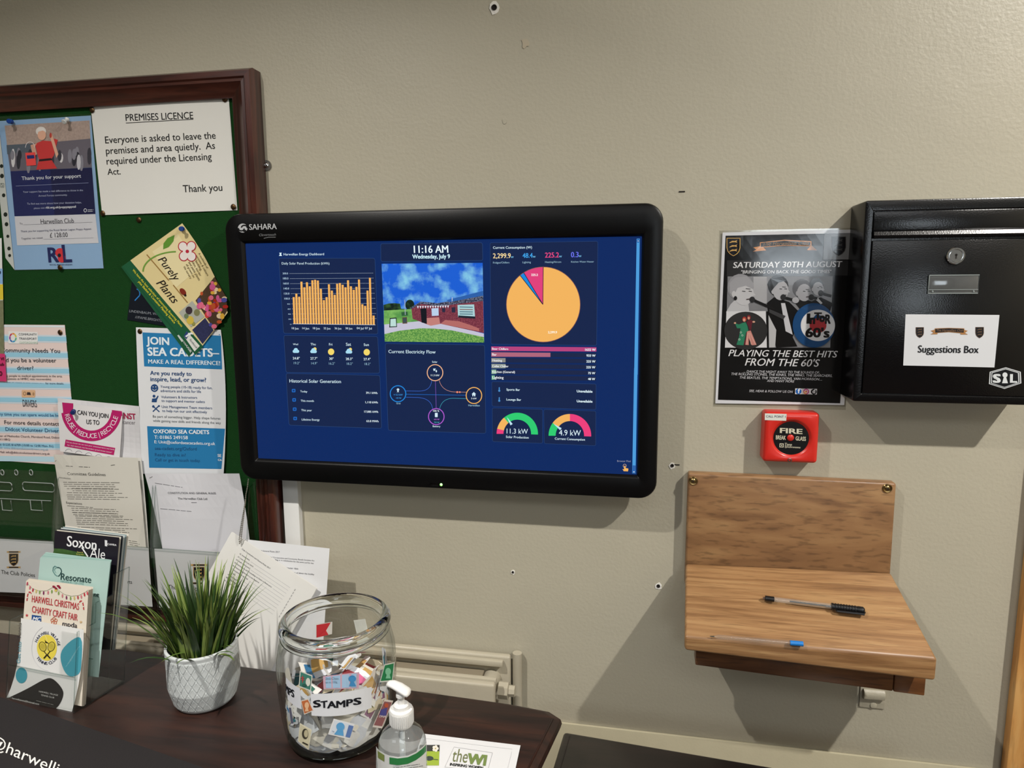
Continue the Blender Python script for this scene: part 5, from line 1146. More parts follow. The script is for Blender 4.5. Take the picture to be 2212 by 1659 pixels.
p = Print(Cyl(jx, jy, .0815, True), 'paper', J2); p.base([(480, 470), (858, 408), (868, 500), (478, 545)], '#d6d8d4', .0002, nx=10, ny=2); p.build('label', jar, 'back of the rear STAMPS label seen through the jar mouth')

# loose stamps on torn envelope paper inside the jar
rnd = random.Random(5); sc_cols = ['#e2e1de', '#d6dae2', '#dfdace', '#d2c6ac', '#e4e3e0', '#d8dce2', '#e0d6cc', '#d6dae0', '#e2e0dc', '#dde0e6']
def scrap(c, size, rot, col, spot, label):
    """one torn scrap, with or without a printed stamp on it"""
    n = 9; pts = []
    for i in range(n*2):
        a = 2*math.pi*i/(n*2); r_ = size/max(abs(math.cos(a)), abs(math.sin(a)*1.25))*(.9+.18*rnd.random()); pts.append(Vector((r_*math.cos(a), r_*math.sin(a), 0)))
    M = Matrix.Translation(c) @ rot.to_4x4(); cv = rnd.uniform(-6, 6)
    def f(q):
        w = M @ Vector((q.x, q.y, q.z+cv*q.x*q.x)); w.z = max(w.z, DZ+.0125); zz = w.z-DZ
        rm = (.068+.008*min(1, (zz-.0125)/.012)+.0045*min(1, max(0, (zz-.024)/.04)))-.0008-abs(q.z)*2; d_ = math.hypot(w.x-jx, w.y-jy)
        if d_ > rm: w.x = jx+(w.x-jx)*rm/d_; w.y = jy+(w.y-jy)*rm/d_
        return w
    bm = bmesh.new(); lo = [bm.verts.new(f(q)) for q in pts]; md_ = [bm.verts.new(f(q*.5)) for q in pts]; ce = bm.verts.new(f(Vector()))
    for i in range(len(pts)):
        j = (i+1) % len(pts); bm.faces.new((lo[i], lo[j], md_[j], md_[i])); bm.faces.new((md_[i], md_[j], ce))
    if spot:
        s_ = size*.52; nn = rot @ Vector((0, 0, 1)); sg = 1 if nn.dot(EYE-c) > 0 else -1
        g = [[bm.verts.new(f(Vector((s_*x, s_*y*1.15, .0004*sg)))) for x in (-1, -.3, .3, 1)] for y in (-1, -.3, .3, 1)]
        for j in range(3):
            for i in range(3): bm.faces.new((g[j][i], g[j][i+1], g[j+1][i+1], g[j+1][i])).material_index = 1
    mats = [mat('scrap_'+col.strip('#'), col, .8, bump=.2)]+([mat('stampprint_'+spot.strip('#'), spot, .7)] if spot else [])
    me = bpy.data.meshes.new('stamp_scrap'); bm.normal_update(); bm.to_mesh(me); bm.free()
    for x in mats: me.materials.append(x)
    finish(me, 40); o = bpy.data.objects.new('stamp_scrap', me); COL.objects.link(o); tag(o, label, 'stamp', 'used stamps in the jar')
from mathutils import Euler
n_s = 0
def scr(c, rmax, size, tilt_in, col, spot):
    global n_s; n_s += 1
    scrap(c, size, tilt_in, col, spot, 'used stamp on torn envelope paper lying in the glass jar')
# against the glass, facing outwards, up to the filling height
for k_ in range(74):
    a = math.radians(-150+rnd.random()*190) if k_ < 56 else rnd.random()*6.28
    z = .024+.082*((k_*.618) % 1); sz = .012+.009*rnd.random()+(.007 if z < .05 else 0); rr = .0705+.004*min(1, z/.05)-.004*rnd.random()-sz*.12
    c = Vector((jx+rr*math.cos(a), jy+rr*math.sin(a), DZ+z))
    rot = Matrix.Rotation(a+math.pi/2, 3, 'Z') @ Matrix.Rotation(math.pi/2+rnd.uniform(-.3, .1), 3, 'X') @ Matrix.Rotation(rnd.uniform(-.9, .9), 3, 'Z')
    white = z < .05 or rnd.random() < .55
    scr(c, 0, sz, rot, rnd.choice(sc_cols), None if white else rnd.choice(['#3f86bc', '#a83c44', '#3c6a5a', '#c8a05c', '#8a5a7a', '#b06a3c', '#2f7a8a']))
for k_ in range(60):
    a = rnd.random()*6.28; r_ = .056*math.sqrt(rnd.random()); z = .018+.085*k_/60+(.012*rnd.random())
    scr(Vector((jx+r_*math.cos(a), jy+r_*math.sin(a), DZ+z)), 0, .014+.008*rnd.random(), Euler((rnd.uniform(-.6, .6), rnd.uniform(-.6, .6), rnd.random()*6)).to_matrix(), rnd.choice(sc_cols), rnd.choice([None, None, '#3f86bc', '#a83c44', '#c8608a', '#c8a05c', '#2f6a5a']))

# ================================================================== pump bottle of hand gel
hx, hy, HR = -.270, -.492, .0292
HZ = Pz(862, 1475, -.475).z
bt = thing('pump_bottle', (hx, hy, DZ), 'clear pump bottle of hand gel with green banded label in front of the jar', 'bottle')
vc = P(866, 1560, hy).z-DZ-.004      # collar bottom height follows the photo
prof = [(.024, .0005), (HR-.001, .004), (HR, .010), (HR, .092), (HR-.001, .102), (HR-.005, .112), (.0165, .1195), (.012, .123), (.0115, .128)]
def sc_(prof, k): return [(r_*k, z) for r_, z in prof]
colz = P(866, 1572, hy-.01).z-DZ
shift = colz-.125; prof = [(r_, z+shift if z > .05 else z) for r_, z in prof]
bm = bmesh.new(); lathe(bm, prof, 48, (hx, hy, DZ)); obj('bottle', bm, clear('bottle_plastic', (.97, .98, .98), (.55, .58, .58), .03, 1.45), bt, 60)
gel = [(r_*.955, z) for r_, z in prof[:-3] if z < .1+shift]+[(HR*.93, .104+shift), (.001, .1045+shift)]
bm = bmesh.new(); lathe(bm, [(gel[0][0], .003)]+gel[1:], 40, (hx, hy, DZ)); obj('gel', bm, clear('hand_gel', (.86, .88, .88), (.6, .64, .64), .05, 1.2, haze=.24), bt, 60)
bub = bmesh.new(); rnd = random.Random(3)
for i in range(46):
    a = rnd.random()*6.28; r_ = HR*.85*math.sqrt(rnd.random()); bmesh.ops.create_icosphere(bub, subdivisions=2, radius=.0005+.0012*rnd.random()**2, matrix=Matrix.Translation((hx+r_*math.cos(a), hy+r_*math.sin(a), DZ+.03+(.07+shift)*rnd.random())))
o = obj('bubbles', bub, clear('bubble', (.95, .97, .97), (.5, .5, .5), .02, 1.33), bt); o['kind'] = 'stuff'
bm = bmesh.new(); tube(bm, [(hx, hy, DZ+.01), (hx, hy, DZ+colz)], .0035, 12); obj('dip_tube', bm, mat('dip_tube', '#c9ced0', .4), bt)
M_PUMP = mat('pump_white', '#dcdcda', .35, var=.02)
bm = bmesh.new(); lathe(bm, [(.0130, colz-.002), (.0142, colz), (.0142, colz+.017), (.0135, colz+.0185), (.0095, colz+.019), (.0092, colz+.0235), (.0075, colz+.025), (.004, colz+.025)], 40, (hx, hy, DZ))
for i in range(40):
    a = 2*math.pi*i/40; box(bm, hx+.0142*math.cos(a)-.0004, hx+.0142*math.cos(a)+.0004, hy+.0142*math.sin(a)-.0004, hy+.0142*math.sin(a)+.0004, DZ+colz+.001, DZ+colz+.016)
obj('collar', bm, M_PUMP, bt, 40)
bm = bmesh.new(); lathe(bm, [(.0042, colz+.024), (.0042, colz+.033), (.0058, colz+.034), (.0058, colz+.037), (.0050, colz+.0385), (.0056, colz+.040), (.0054, colz+.045)], 28, (hx, hy, DZ)); obj('pump_stem', bm, M_PUMP, bt, 40)
zt = DZ+colz+.047; pa = P(881, 1498, hy); pb = P(838, 1479, hy)
loops = []
for t_, w_, h_, dz in ((-.12, .002, .001, .001), (-.06, .0072, .0032, .001), (.05, .0082, .0042, .0012), (.4, .0080, .0044, .003), (.75, .0066, .0040, .0035), (.97, .0046, .0036, .002), (1.06, .002, .002, .0005)):
    c = pa+(pb-pa)*t_+Vector((0, 0, dz)); ax = (pb-pa).normalized(); sdv = ax.cross(Vector((0, 0, 1))).normalized(); upv = sdv.cross(ax)
    loops.append([c+sdv*w_*math.cos(2*math.pi*i/16)+upv*h_*math.sin(2*math.pi*i/16) for i in range(16)])
bm = loft(bmesh.new(), loops); obj('pump_spout', bm, M_PUMP, bt, 60)
p = Print(Cyl(hx, hy, HR+.0002), 'card', (780, 1440, 5.53)); 
crv = [(180, 972), (205, 1012), (276, 1056), (338, 1083), (440, 1098), (560, 1082), (660, 1036), (740, 974), (778, 930)]
def cy_(x):
    for (xa, ya), (xb, yb) in zip(crv, crv[1:]):
        if x <= xb: return ya+(yb-ya)*(x-xa)/(xb-xa)
    return crv[-1][1]
NX = 30; gx = [180+598*i/NX for i in range(NX+1)]
for lift_ in (0, -.6): p.add([(x, cy_(x)-20+dy) for dy in (0, 190, 380) for x in gx], [(j*(NX+1)+i, j*(NX+1)+i+1, (j+1)*(NX+1)+i+1, (j+1)*(NX+1)+i) for j in (0, 1) for i in range(NX)], '#d6d8d6', lift_)
def bandc(x0, x1, y0, h_, col, n=18): p.add([(x0+(x1-x0)*i/n, cy_(x0+(x1-x0)*i/n)+y0+dy) for dy in (0, h_) for i in range(n+1)], [(i, i+1, n+2+i, n+1+i) for i in range(n)], col, 2)
bandc(338, 776, 0, 80, '#2f7a44'); bandc(182, 276, 0, 80, '#7c8a4a')
p.lines(378, 1188, 462, 1186, 0, 0, 1, 10, '#8a9aa8', lift=3)
p.lines(378, 1212, 700, 1165, 0, 0, 1, 13, '#4a4e54', seed=4, lift=3); p.lines(384, 1240, 740, 1185, 0, 0, 1, 12, '#5a5e64', seed=5, lift=3)
p.build('label', bt, 'white label with a curved green band')

# ================================================================== newsletter on the desk
H3 = (780, 1440, 5.53)
for k_ in (1, 0):
    p = Print(DeskZ(DZ+.0012+.0008*(1-k_)), 'paper', H3); d = 10*k_
    p.base([(740, 800), (1905-d*.4, 940+d), (1770, 1560), (520, 1400)], '#d3d4d6' if not k_ else '#c9cacc', .0005)
    if not k_:
        p.path([(780, 858), (1500, 950), (1805, 985)], 2.5, '#b9babd', 2); p.path([(1800, 1020), (1730, 1300)], 2.5, '#b9babd', 2)
        p.q([(700, 935), (938, 935), (930, 1180), (690, 1180)], '#93a83c', 2); p.q([(700, 935), (938, 935), (936, 1010), (696, 1010)], '#3a3a38', 3)
        for i in range(5): p.disc(888+22*math.cos(i*1.257), 978+24*math.sin(i*1.257), 17, 18, '#d8d4c8', 4, 10)
        p.disc(888, 978, 8, 8, '#a89a4a', 5, 8); p.disc(815, 1095, 50, 28, '#3c4440', 4, 14); p.ln(850, 1105, 920, 1112, 7, '#3c4440', 4)
        p.path([(1110, 960), (1570, 1028), (1510, 1250), (1000, 1200), (1110, 960)], 2.5, '#9a9b9e', 2)
        p.t('the', 1080, 1130, 1262, 1148, '#6a7048', up=(.2, -.98), hs=1.6, lift=3); p.t('WI', 1268, 1155, 1480, 1178, '#6f8248', b=.05, up=(.17, -.98), hs=1.0, lift=3)
        p.t('INSPIRING WOMEN', 1060, 1180, 1452, 1224, '#1c1e1c', b=.03, up=(.2, -.98), lift=3)
    tag(p.build('newsletter'), 'white newsletter page with a green logo lying on the desk beside the pump bottle' if not k_ else 'second newsletter sheet under the top page', 'newsletter')
# ================================================================== laminated band poster
P6 = (1530, 480, 3.949)
p = Print(WallY(-.0016, lambda u, v: .0022*math.sin((v-500)/60)*math.sin((u-1540)/90)+.001), 'lam', P6)
p.base([(122, 88), (1252, 62), (1160, 1560), (60, 1545)], '#cfd0d4', .0004, nx=16, ny=20)
BK, GR = '#121213', '#3a3a3b'
p.q([(148, 115), (1215, 92), (1125, 1545), (82, 1515)], BK, 1, 14)
p.q([(160, 325), (1195, 325), (1188, 455), (158, 460)], '#2c2c2d', 2, 10)
p.q([(990, 98), (1212, 94), (1200, 318), (980, 318)], '#77787a', 1.6, 6)
crest(p, 215, 205, 105, ribbons=False); crest(p, 1112, 198, 112, ribbons=False, gold='#3c3a38')
ob = '#c08048'
p.q([(385, 215), (440, 205), (440, 172), (650, 150), (880, 162), (880, 198), (928, 240), (840, 238), (870, 206), (650, 200), (470, 215), (495, 240), (380, 250), (410, 235)], ob, 2); p.q([(448, 178), (650, 158), (872, 170), (872, 200), (650, 194), (448, 210)], '#17171a', 3)
p.t('The Harwellian Club', 465, 200, 855, 194, '#8a6a4a', it=.2, lift=4)
W6 = '#d8d8da'
p.t('SATURDAY 30TH AUGUST', 212, 390, 1140, 382, W6, b=.02, hs=.92, it=.1, lift=4); p.t('"BRINGING ON BACK THE GOOD TIMES"', 280, 438, 1050, 434, W6, b=.01, hs=.95, it=.1, lift=4)
# four singers, black and white
ph = mat('photo_backdrop', '#77777a', .2, var=.35, vscale=18)
p.q([(165, 462), (1062, 460), (1040, 1070), (150, 1070)], ph, 2, 8)
p.q([(385, 465), (500, 465), (500, 690), (450, 700), (385, 640)], '#a2a2a5', 3)
def face(x, y, rx, ry, skin, hair, look=1):
    p.disc(x-look*rx*.15, y-ry*.28, rx*1.12, ry*.95, hair, 4, 18); p.disc(x+look*rx*.12, y+ry*.12, rx*.86, ry*.86, skin, 5, 18)
    p.q([(x+look*rx*.85, y-ry*.05), (x+look*rx*1.15, y+ry*.28), (x+look*rx*.8, y+ry*.32)], skin, 5); p.disc(x-look*rx*.72, y+ry*.2, rx*.18, ry*.24, skin, 6, 10)
    for e in (.05, .6): p.ln(x+look*rx*(e-.05), y-ry*.02, x+look*rx*(e+.22), y, 5, '#2a2a2c', 7)
    p.ln(x+look*rx*.3, y-ry*.2, x+look*rx*.7, y-ry*.16, 5, '#4a4a4c', 7); p.ln(x+look*rx*.35, y+ry*.56, x+look*rx*.75, y+ry*.52, 8, '#3a2c2c', 7)
p.q([(190, 700), (250, 640), (340, 680), (350, 770), (150, 770)], '#b5b5b8', 4)
face(290, 590, 100, 122, '#b9b9bc', '#8e8e92'); p.q([(180, 520), (230, 470), (330, 462), (385, 520), (380, 570), (320, 540), (250, 560), (215, 640), (180, 600)], '#97979b', 6); p.disc(232, 648, 14, 18, '#1c1c1e', 8)
p.q([(500, 690), (560, 640), (690, 680), (790, 780), (720, 980), (760, 1060), (580, 1070), (520, 860)], '#161617', 4); p.q([(620, 690), (655, 690), (720, 960), (660, 930)], '#c2c2c6', 5)
face(608, 570, 78, 98, '#a8a8ac', '#262628'); p.q([(505, 530), (530, 480), (620, 468), (660, 500), (600, 515), (560, 560), (530, 600)], '#232325', 6)
p.q([(740, 690), (800, 650), (900, 680), (960, 700), (900, 720), (780, 740)], '#1c1c1d', 4); p.q([(870, 680), (960, 640), (1060, 690), (1040, 760), (900, 740)], '#1c1c1d', 3.5); p.q([(930, 640), (975, 690), (960, 700), (915, 660)], '#c2c2c6', 5)
face(930, 560, 55, 68, '#b4b4b8', '#2a2a2c'); face(810, 590, 72, 86, '#98989c', '#56565a')
for x0, y0, x1, y1 in ((375, 660, 560, 740), (640, 640, 790, 680), (880, 640, 930, 650), (960, 605, 1050, 630)): p.ln(x0, y0, x1, y1, 22, '#1b1b1c', 8); p.disc(x0, y0, 24, 26, '#2a2a2c', 8.3, 14)
p.q([(520, 740), (660, 800), (640, 830), (520, 770)], '#3c3c3e', 8); p.q([(508, 780), (580, 920), (570, 1068), (500, 1070)], '#b4b4b6', 5); p.ln(505, 760, 510, 1070, 16, '#141415', 8)
p.disc(745, 665, 30, 26, '#a4a4a8', 9, 12)
p.q([(155, 760), (490, 758), (500, 1070), (142, 1070)], '#cfcfd2', 9); p.disc(320, 925, 184, 162, '#2e2e2f', 10, 40)
SK = '#c4847a'
p.q([(345, 830), (372, 838), (395, 845), (372, 866), (365, 930), (352, 1000), (410, 1045), (372, 1050), (338, 985), (318, 1048), (290, 1042), (330, 930), (325, 860)], '#5c2530', 11); p.q([(330, 930), (362, 925), (412, 1046), (372, 1050), (344, 988), (345, 1048), (316, 1046)], SK, 12)
for dx in (0, 14, 28): p.ln(338+dx*.6, 945, 330+dx*2.6, 1044, 4, '#d8b0a4', 13)
p.q([(290, 860), (318, 852), (332, 880), (342, 925), (322, 940), (300, 1050), (240, 1046), (262, 980), (275, 905), (245, 905), (228, 862), (262, 872)], '#2f7a5c', 13)
p.disc(308, 828, 18, 22, '#a83c34', 14, 12); p.disc(306, 834, 11, 14, '#d0a088', 14.5, 12); p.disc(346, 812, 17, 20, '#7c2a30', 14, 12); p.disc(345, 818, 10, 13, '#c8937c', 14.5, 12); p.disc(228, 860, 10, 8, '#d0a088', 14, 10); p.disc(388, 850, 12, 8, '#d0a088', 14, 10)
for x, y in ((265, 1000), (290, 965), (278, 940)): p.ring(x, y, 7, 7, 3, '#b8d4c4', 14, 10)
p.disc(900, 880, 180, 190, '#1d4674', 10, 48); p.disc(935, 880, 146, 134, '#d4d4d6', 11, 44); p.disc(936, 882, 72, 62, '#a8343a', 12, 36)
for ch, x, y, w_, hs in (('I', 845, 862, 14, 80), ('n', 868, 866, 38, 74), ('T', 905, 834, 56, 62), ('o', 950, 848, 40, 74), ('R', 998, 864, 42, 74)): p.t(ch, x, y, x+w_, y, '#1a1718', b=.05, hpx=hs, lift=13)
p.t("60's", 832, 978, 1028, 982, '#1a1718', b=.04, hs=.85, lift=13)
p.t('PLAYING THE BEST HITS', 172, 1142, 1102, 1154, W6, b=.01, hs=.95, it=.25, lift=4); p.t("FROM THE 60'S", 312, 1222, 948, 1232, W6, b=.01, hs=.95, it=.25, lift=4)
for s_, a, b_, c_, d in (('... DANCE THE NIGHT AWAY TO THE SOUNDS OF,', 300, 1282, 948, 1292), ('THE ROLLING STONES, THE KINKS, THE WHO, THE SEARCHERS,', 196, 1304, 1056, 1320), ('THE BEATLES, THE TEMPTATIONS, VAN MORRISON....', 268, 1334, 970, 1350), ('AND MANY MORE', 500, 1362, 734, 1368), ('SEE, HEAR & FOLLOW US ON', 348, 1448, 720, 1456)): p.t(s_, a, b_, c_, d, '#c4c4c8', it=.2, b=.005, lift=4)
p.q([(742, 1418), (928, 1422), (926, 1470), (740, 1466)], '#d2d2d4', 3); p.disc(770, 1443, 25, 24, '#1d5fae', 4); p.t('f', 764, 1458, 780, 1458, '#e4e4e6', b=.04, lift=5)
p.disc(835, 1444, 25, 24, '#b0407c', 4); p.disc(828, 1452, 16, 14, '#d88a4a', 4.5); p.ring(835, 1444, 13, 12, 4, '#e8e0e4', 5); p.disc(900, 1446, 25, 24, '#151518', 4); p.t('d', 890, 1458, 910, 1458, '#e4e4e6', b=.03, lift=5)
o = p.build('poster'); tag(o, 'laminated black sixties night poster left of the suggestions box', 'poster')
p = Print(WallY(-.0006), 'lam', P6); p.base([(95, 72), (1262, 48), (1172, 1602), (40, 1572)], clear('laminate_margin', (.93, .93, .92), (.8, .8, .8), .1, 1.5), .0002, nx=2, ny=2); q = p.build('laminate_border', o)

# ================================================================== black suggestions box
M_BOX = mat('gloss_black_paint', '#08080a', .22, spec=.42, var=.1, bump=.1, bscale=520, coat=0)
M8 = (1840, 420, 3.457)
BY = -.071
bx0 = (P(1867, 434, BY).x+P(1844, 867, BY).x)/2; bx1 = bx0+.262; bz1 = P(1867, 434, BY).z+.0005; bz0 = P(1844.5, 867, BY).z
sb = thing('suggestions_box', ((bx0+bx1)/2, 0, bz0), 'glossy black locked suggestions box mounted on the wall at the right', 'letterbox')
ins = P(1886, 460, BY).x-P(1867, 460, BY).x
fz1 = P(1886, 456, BY).z; fz0 = P(1886, 515, BY).z; dz0 = P(1870, 851, BY).z
bm = bmesh.new()
R = lambda g, y: [(x, y, z) for x, z in rrect(bx0+g, bx1-g, bz0+g, bz1-g, max(.004-g, .0008), 4)]
I = lambda g, y: [(x, y, z) for x, z in rrect(bx0+ins+g, bx1-ins-g, dz0+g, fz1-g, .001, 4)]
loft(bm, [R(0, -.001), R(0, BY+.0025), R(.0008, BY+.0007), R(.0028, BY), I(-.001, BY), I(0, BY+.001), I(0, BY+.0045)], True, True)
obj('body', bm, M_BOX, sb, 40)
bm = nbox(bx0+ins+.001, bx1-ins-.001, BY+.0004, BY+.004, fz0+.004, fz1-.001, .001)
lip = [(BY+.0006, fz0+.0125), (BY-.004, fz0+.0095), (BY-.006, fz0+.004), (BY-.0052, fz0+.0005), (BY+.001, fz0)]
prism(bm, [(bx0+ins+.001, y, z) for y, z in lip], (bx1-bx0-2*ins-.002, 0, 0)); obj('letter_flap', bm, M_BOX, sb, 30)
door = obj('door', nbox(bx0+ins+.001, bx1-ins-.001, BY-.0004, BY+.004, dz0+.001, fz0-.0035, .0014), M_BOX, sb)
lk = P(1840+772/3.457, 420+458/3.457, BY-.001); bm = bmesh.new()
loft(bm, [[(lk.x+r_*math.cos(a*math.pi/18), y, lk.z+r_*math.sin(a*math.pi/18)) for a in range(36)] for r_, y in ((.0128, BY-.0006), (.0128, BY-.0035), (.0118, BY-.0045), (.0098, BY-.0045), (.0094, BY-.0036), (.0086, BY-.0042))]); lo_ = obj('lock', bm, M_CHROME, door, 30)
bm = bmesh.new(); loft(bm, [[(lk.x+r_*math.cos(a*math.pi/8), y, lk.z+.0012+r_*math.sin(a*math.pi/8)) for a in range(16)] for r_, y in ((.0017, BY-.0042), (.0017, BY-.0045))]); box(bm, lk.x-.0008, lk.x+.0008, BY-.0045, BY-.0042, lk.z-.0045, lk.z+.001); obj('keyhole', bm, M_HOLE, lo_)
a, b_ = P(1840+575/3.457, 420+605/3.457, BY-.001), P(1840+935/3.457, 420+738/3.457, BY-.001); nw = obj('name_window', nbox(a.x, b_.x, BY-.0032, BY-.0004, b_.z, a.z, .0006), clear('window_plastic', (.7, .74, .74), (.6, .6, .6), .1, 1.6, haze=.1), door)
bm = bmesh.new(); fr_ = [(a.x, a.z), (b_.x, a.z), (b_.x, b_.z), (a.x, b_.z), (a.x, a.z)]; tube(bm, [(x, BY-.0032, z) for x, z in fr_], .0009, 6); tube(bm, [(a.x, BY-.0034, b_.z+.0055), (b_.x, BY-.0034, b_.z+.0055)], .0005, 6)
for x in (a.x+.006, b_.x-.006): bmesh.ops.create_uvsphere(bm, u_segments=10, v_segments=6, radius=.0015, matrix=Matrix.Translation((x, BY-.0034, b_.z+.0028)))
obj('window_frame', bm, mat('window_rim', '#8f9898', .2, coat=.3), nw)
p = Print(WallY(BY-.0007), 'card', M8); p.base([(402, 895), (1103, 900), (1065, 1292), (384, 1277)], '#d3d5d9', .0003)
crest(p, 508, 1028, 54, ribbons=False, gold='#6a5038'); crest(p, 955, 1028, 56, ribbons=False, gold='#6a5038')
p.q([(588, 1044), (612, 1032), (590, 1018), (620, 1010), (620, 1000), (725, 996), (840, 1000), (842, 1012), (866, 1018), (846, 1034), (868, 1046), (812, 1046), (812, 1036), (725, 1028), (640, 1034), (640, 1044)], '#a87848', 2); p.q([(624, 1004), (725, 1000), (836, 1004), (836, 1032), (725, 1024), (624, 1032)], '#1c1a1b', 3)
p.t('The Harwellian Club', 632, 1022, 830, 1024, '#8a6a50', it=.2, lift=4); p.t('Suggestions Box', 494, 1180, 946, 1184, '#16181c', b=.022, hs=1.12, lift=3)
p.build('paper_label', sb, 'white paper label reading Suggestions Box')
p = Print(WallY(BY-.0007), 'card', M8); SW = '#d4d8da'
hexp = lambda k_: [(1144+(x-1144)*k_, 1372+(y-1372)*k_) for x, y in ((1150, 1291), (1262, 1325), (1266, 1410), (1140, 1452), (1024, 1415), (1030, 1325))]
p.base([(1030, 1325), (1262, 1325), (1264, 1412), (1024, 1415)], '#0c0e12', .0002); p.q(hexp(1), SW, 1); p.q(hexp(.93), '#0c0e12', 2); p.q(hexp(.88), SW, 3); p.q(hexp(.82), '#0c0e12', 4)
p.t('S', 1058, 1404, 1106, 1404, SW, b=.05, hpx=60, lift=5); p.t('L', 1186, 1404, 1230, 1404, SW, b=.05, hpx=60, lift=5); p.disc(1144, 1348, 19, 19, SW, 5); p.q([(1138, 1355), (1150, 1355), (1166, 1410), (1122, 1410)], SW, 5)
p.build('badge', sb, 'white hexagonal badge with a keyhole')

# ================================================================== red fire call point
F7 = (1620, 860, 10.37); FY = -.030
c1, c2_, c3, c4 = P(1652, 890, FY), P(1772, 893, FY), P(1766, 1003.5, FY), P(1648, 996.5, FY)
fx0, fx1, fz1_, fz0_ = (c1.x+c4.x)/2, (c2_.x+c3.x)/2, (c1.z+c2_.z)/2, (c3.z+c4.z)/2
fc = thing('fire_call_point', ((fx0+fx1)/2, 0, fz0_), 'red break-glass fire call point on the wall below the sixties poster', 'fire alarm')
M_RED = mat('call_point_red', '#cf2b22', .3, var=.04, coat=.2); bm = bmesh.new()
Rr_ = lambda g, y: [(x, y, z) for x, z in rrect(fx0+g, fx1-g, fz0_+g, fz1_-g, max(.006-g, .001), 7)]
dc = P(1620+928/10.37, 860+900/10.37, FY); dr = .0286
Cc = lambda r_, y: [(dc.x+r_*math.cos(2*math.pi*(i+.5)/32+math.radians(0)), y, dc.z+r_*math.sin(2*math.pi*(i+.5)/32)) for i in range(32)]
loft(bm, [Rr_(0, -.0008), Rr_(0, FY+.006), Rr_(.0015, FY+.002), Rr_(.005, FY), Cc(.0335, FY), Cc(.0310, FY+.0012), Cc(.0295, FY+.0035), Cc(dr, FY+.004)], True, True); obj('housing', bm, M_RED, fc, 50)
p = Print(WallY(FY+.0034), 'enamel', F7); p.disc(924, 895, 398, 372, '#141416', 0, 48); IV = '#d0cbb4'
p.t('FIRE', 678, 778, 1166, 804, IV, b=.035, hpx=108, up=(.03, -1)); p.t('BREAK', 580, 922, 800, 934, IV, b=.03, hpx=88, up=(.03, -1)); p.t('GLASS', 1024, 946, 1250, 958, IV, b=.03, hpx=88, up=(.03, -1))
p.q([(665, 1014), (758, 1018), (754, 1104), (660, 1100)], IV, 2); p.q([(682, 1030), (742, 1033), (738, 1088), (678, 1085)], '#141416', 3); p.disc(710, 1060, 15, 14, IV, 4, 12)
p.t('Tann', 780, 1062, 938, 1070, IV, it=.25, b=.02, up=(.03, -1)); p.t('Synchronome', 776, 1106, 1130, 1126, IV, it=.25, b=.02, up=(.03, -1)); o = p.build('glass_disc', fc, 'black disc lettered in ivory')
bt_ = P(1620+915/10.37, 860+895/10.37, FY); bm = bmesh.new(); bmesh.ops.create_uvsphere(bm, u_segments=20, v_segments=12, radius=.0056); bmesh.ops.scale(bm, verts=bm.verts, vec=(1, .45, 1)); bmesh.ops.translate(bm, verts=bm.verts, vec=(bt_.x, FY+.002, bt_.z)); obj('centre_dot', bm, M_RED, fc)
p = Print(WallY(FY-.0003), 'paper', F7); p.base([(334, 342), (822, 354), (812, 508), (332, 492)], '#d8dad2', .0002); p.t('CALL POINT 1', 362, 430, 798, 442, '#5a6070', up=(.03, -1)); p.build('paper_label', fc, 'white call point label')
s_ = P(1620+890/10.37, 860+1388/10.37, FY); bm = bmesh.new(); loft(bm, [[(s_.x+r_*math.cos(a*math.pi/9), y, s_.z+r_*math.sin(a*math.pi/9)) for a in range(18)] for r_, y in ((.0034, FY+.001), (.0034, FY-.0008), (.0022, FY-.0010), (.0016, FY+.001))]); obj('screw', bm, M_STEEL, fc)

# ================================================================== wooden wall shelf
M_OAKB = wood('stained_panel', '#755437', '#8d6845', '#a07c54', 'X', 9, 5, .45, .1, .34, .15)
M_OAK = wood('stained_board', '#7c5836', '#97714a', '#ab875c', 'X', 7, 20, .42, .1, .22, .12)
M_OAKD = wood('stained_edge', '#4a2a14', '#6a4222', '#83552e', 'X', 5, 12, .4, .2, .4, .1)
SY = -.021
k1, k2, k3, k4 = P(1487, 1022, SY), P(1937, 1044, SY), P(1925, 1236, SY), P(1481, 1216, SY)
shf = thing('wall_shelf', ((k1.x+k2.x)/2, 0, k3.z-.1), 'stained wooden wall shelf with a screwed backboard and sloping writing surface', 'shelf')
zb_ = k3.z-.05
lo4 = [Vector((k4.x, SY, zb_)), Vector((k3.x, SY, zb_)), k2, k1]; hi4 = [Vector((q.x, -.0006, q.z)) for q in lo4]
obj('backboard', hexa(bmesh.new(), lo4, hi4, .004, 3), M_OAKB, shf)
LY = -.152
a1_, a2_ = P(1481, 1216, SY-.0008), P(1925, 1236, SY-.0008); a3_, a4_ = P(2026, 1424, LY), P(1479, 1376, LY)
dn_ = Vector((0, 0, 1))
lo4 = [a1_-dn_*.022, a2_-dn_*.026, Vector((a3_.x, a3_.y, P(2030, 1473, LY).z)), Vector((a4_.x, a4_.y, P(1480, 1406, LY).z))]; hi4 = [a1_, a2_, a3_, a4_]
obj('writing_board', hexa(bmesh.new(), lo4, hi4, .0045, 4), M_OAK, shf, 40)
UY = -.120
u1, u2 = P(1502, 1437, UY), P(1997, 1503, UY); ub = P(1930, 1490, UY).x
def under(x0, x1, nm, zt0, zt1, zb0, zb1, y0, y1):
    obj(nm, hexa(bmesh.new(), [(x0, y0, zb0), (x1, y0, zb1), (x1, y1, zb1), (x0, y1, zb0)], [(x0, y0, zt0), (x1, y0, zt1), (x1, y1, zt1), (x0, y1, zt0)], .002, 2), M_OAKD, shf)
top = lambda x: lo4[3].z+(lo4[2].z-lo4[3].z)*(x-lo4[3].x)/(lo4[2].x-lo4[3].x)+.006
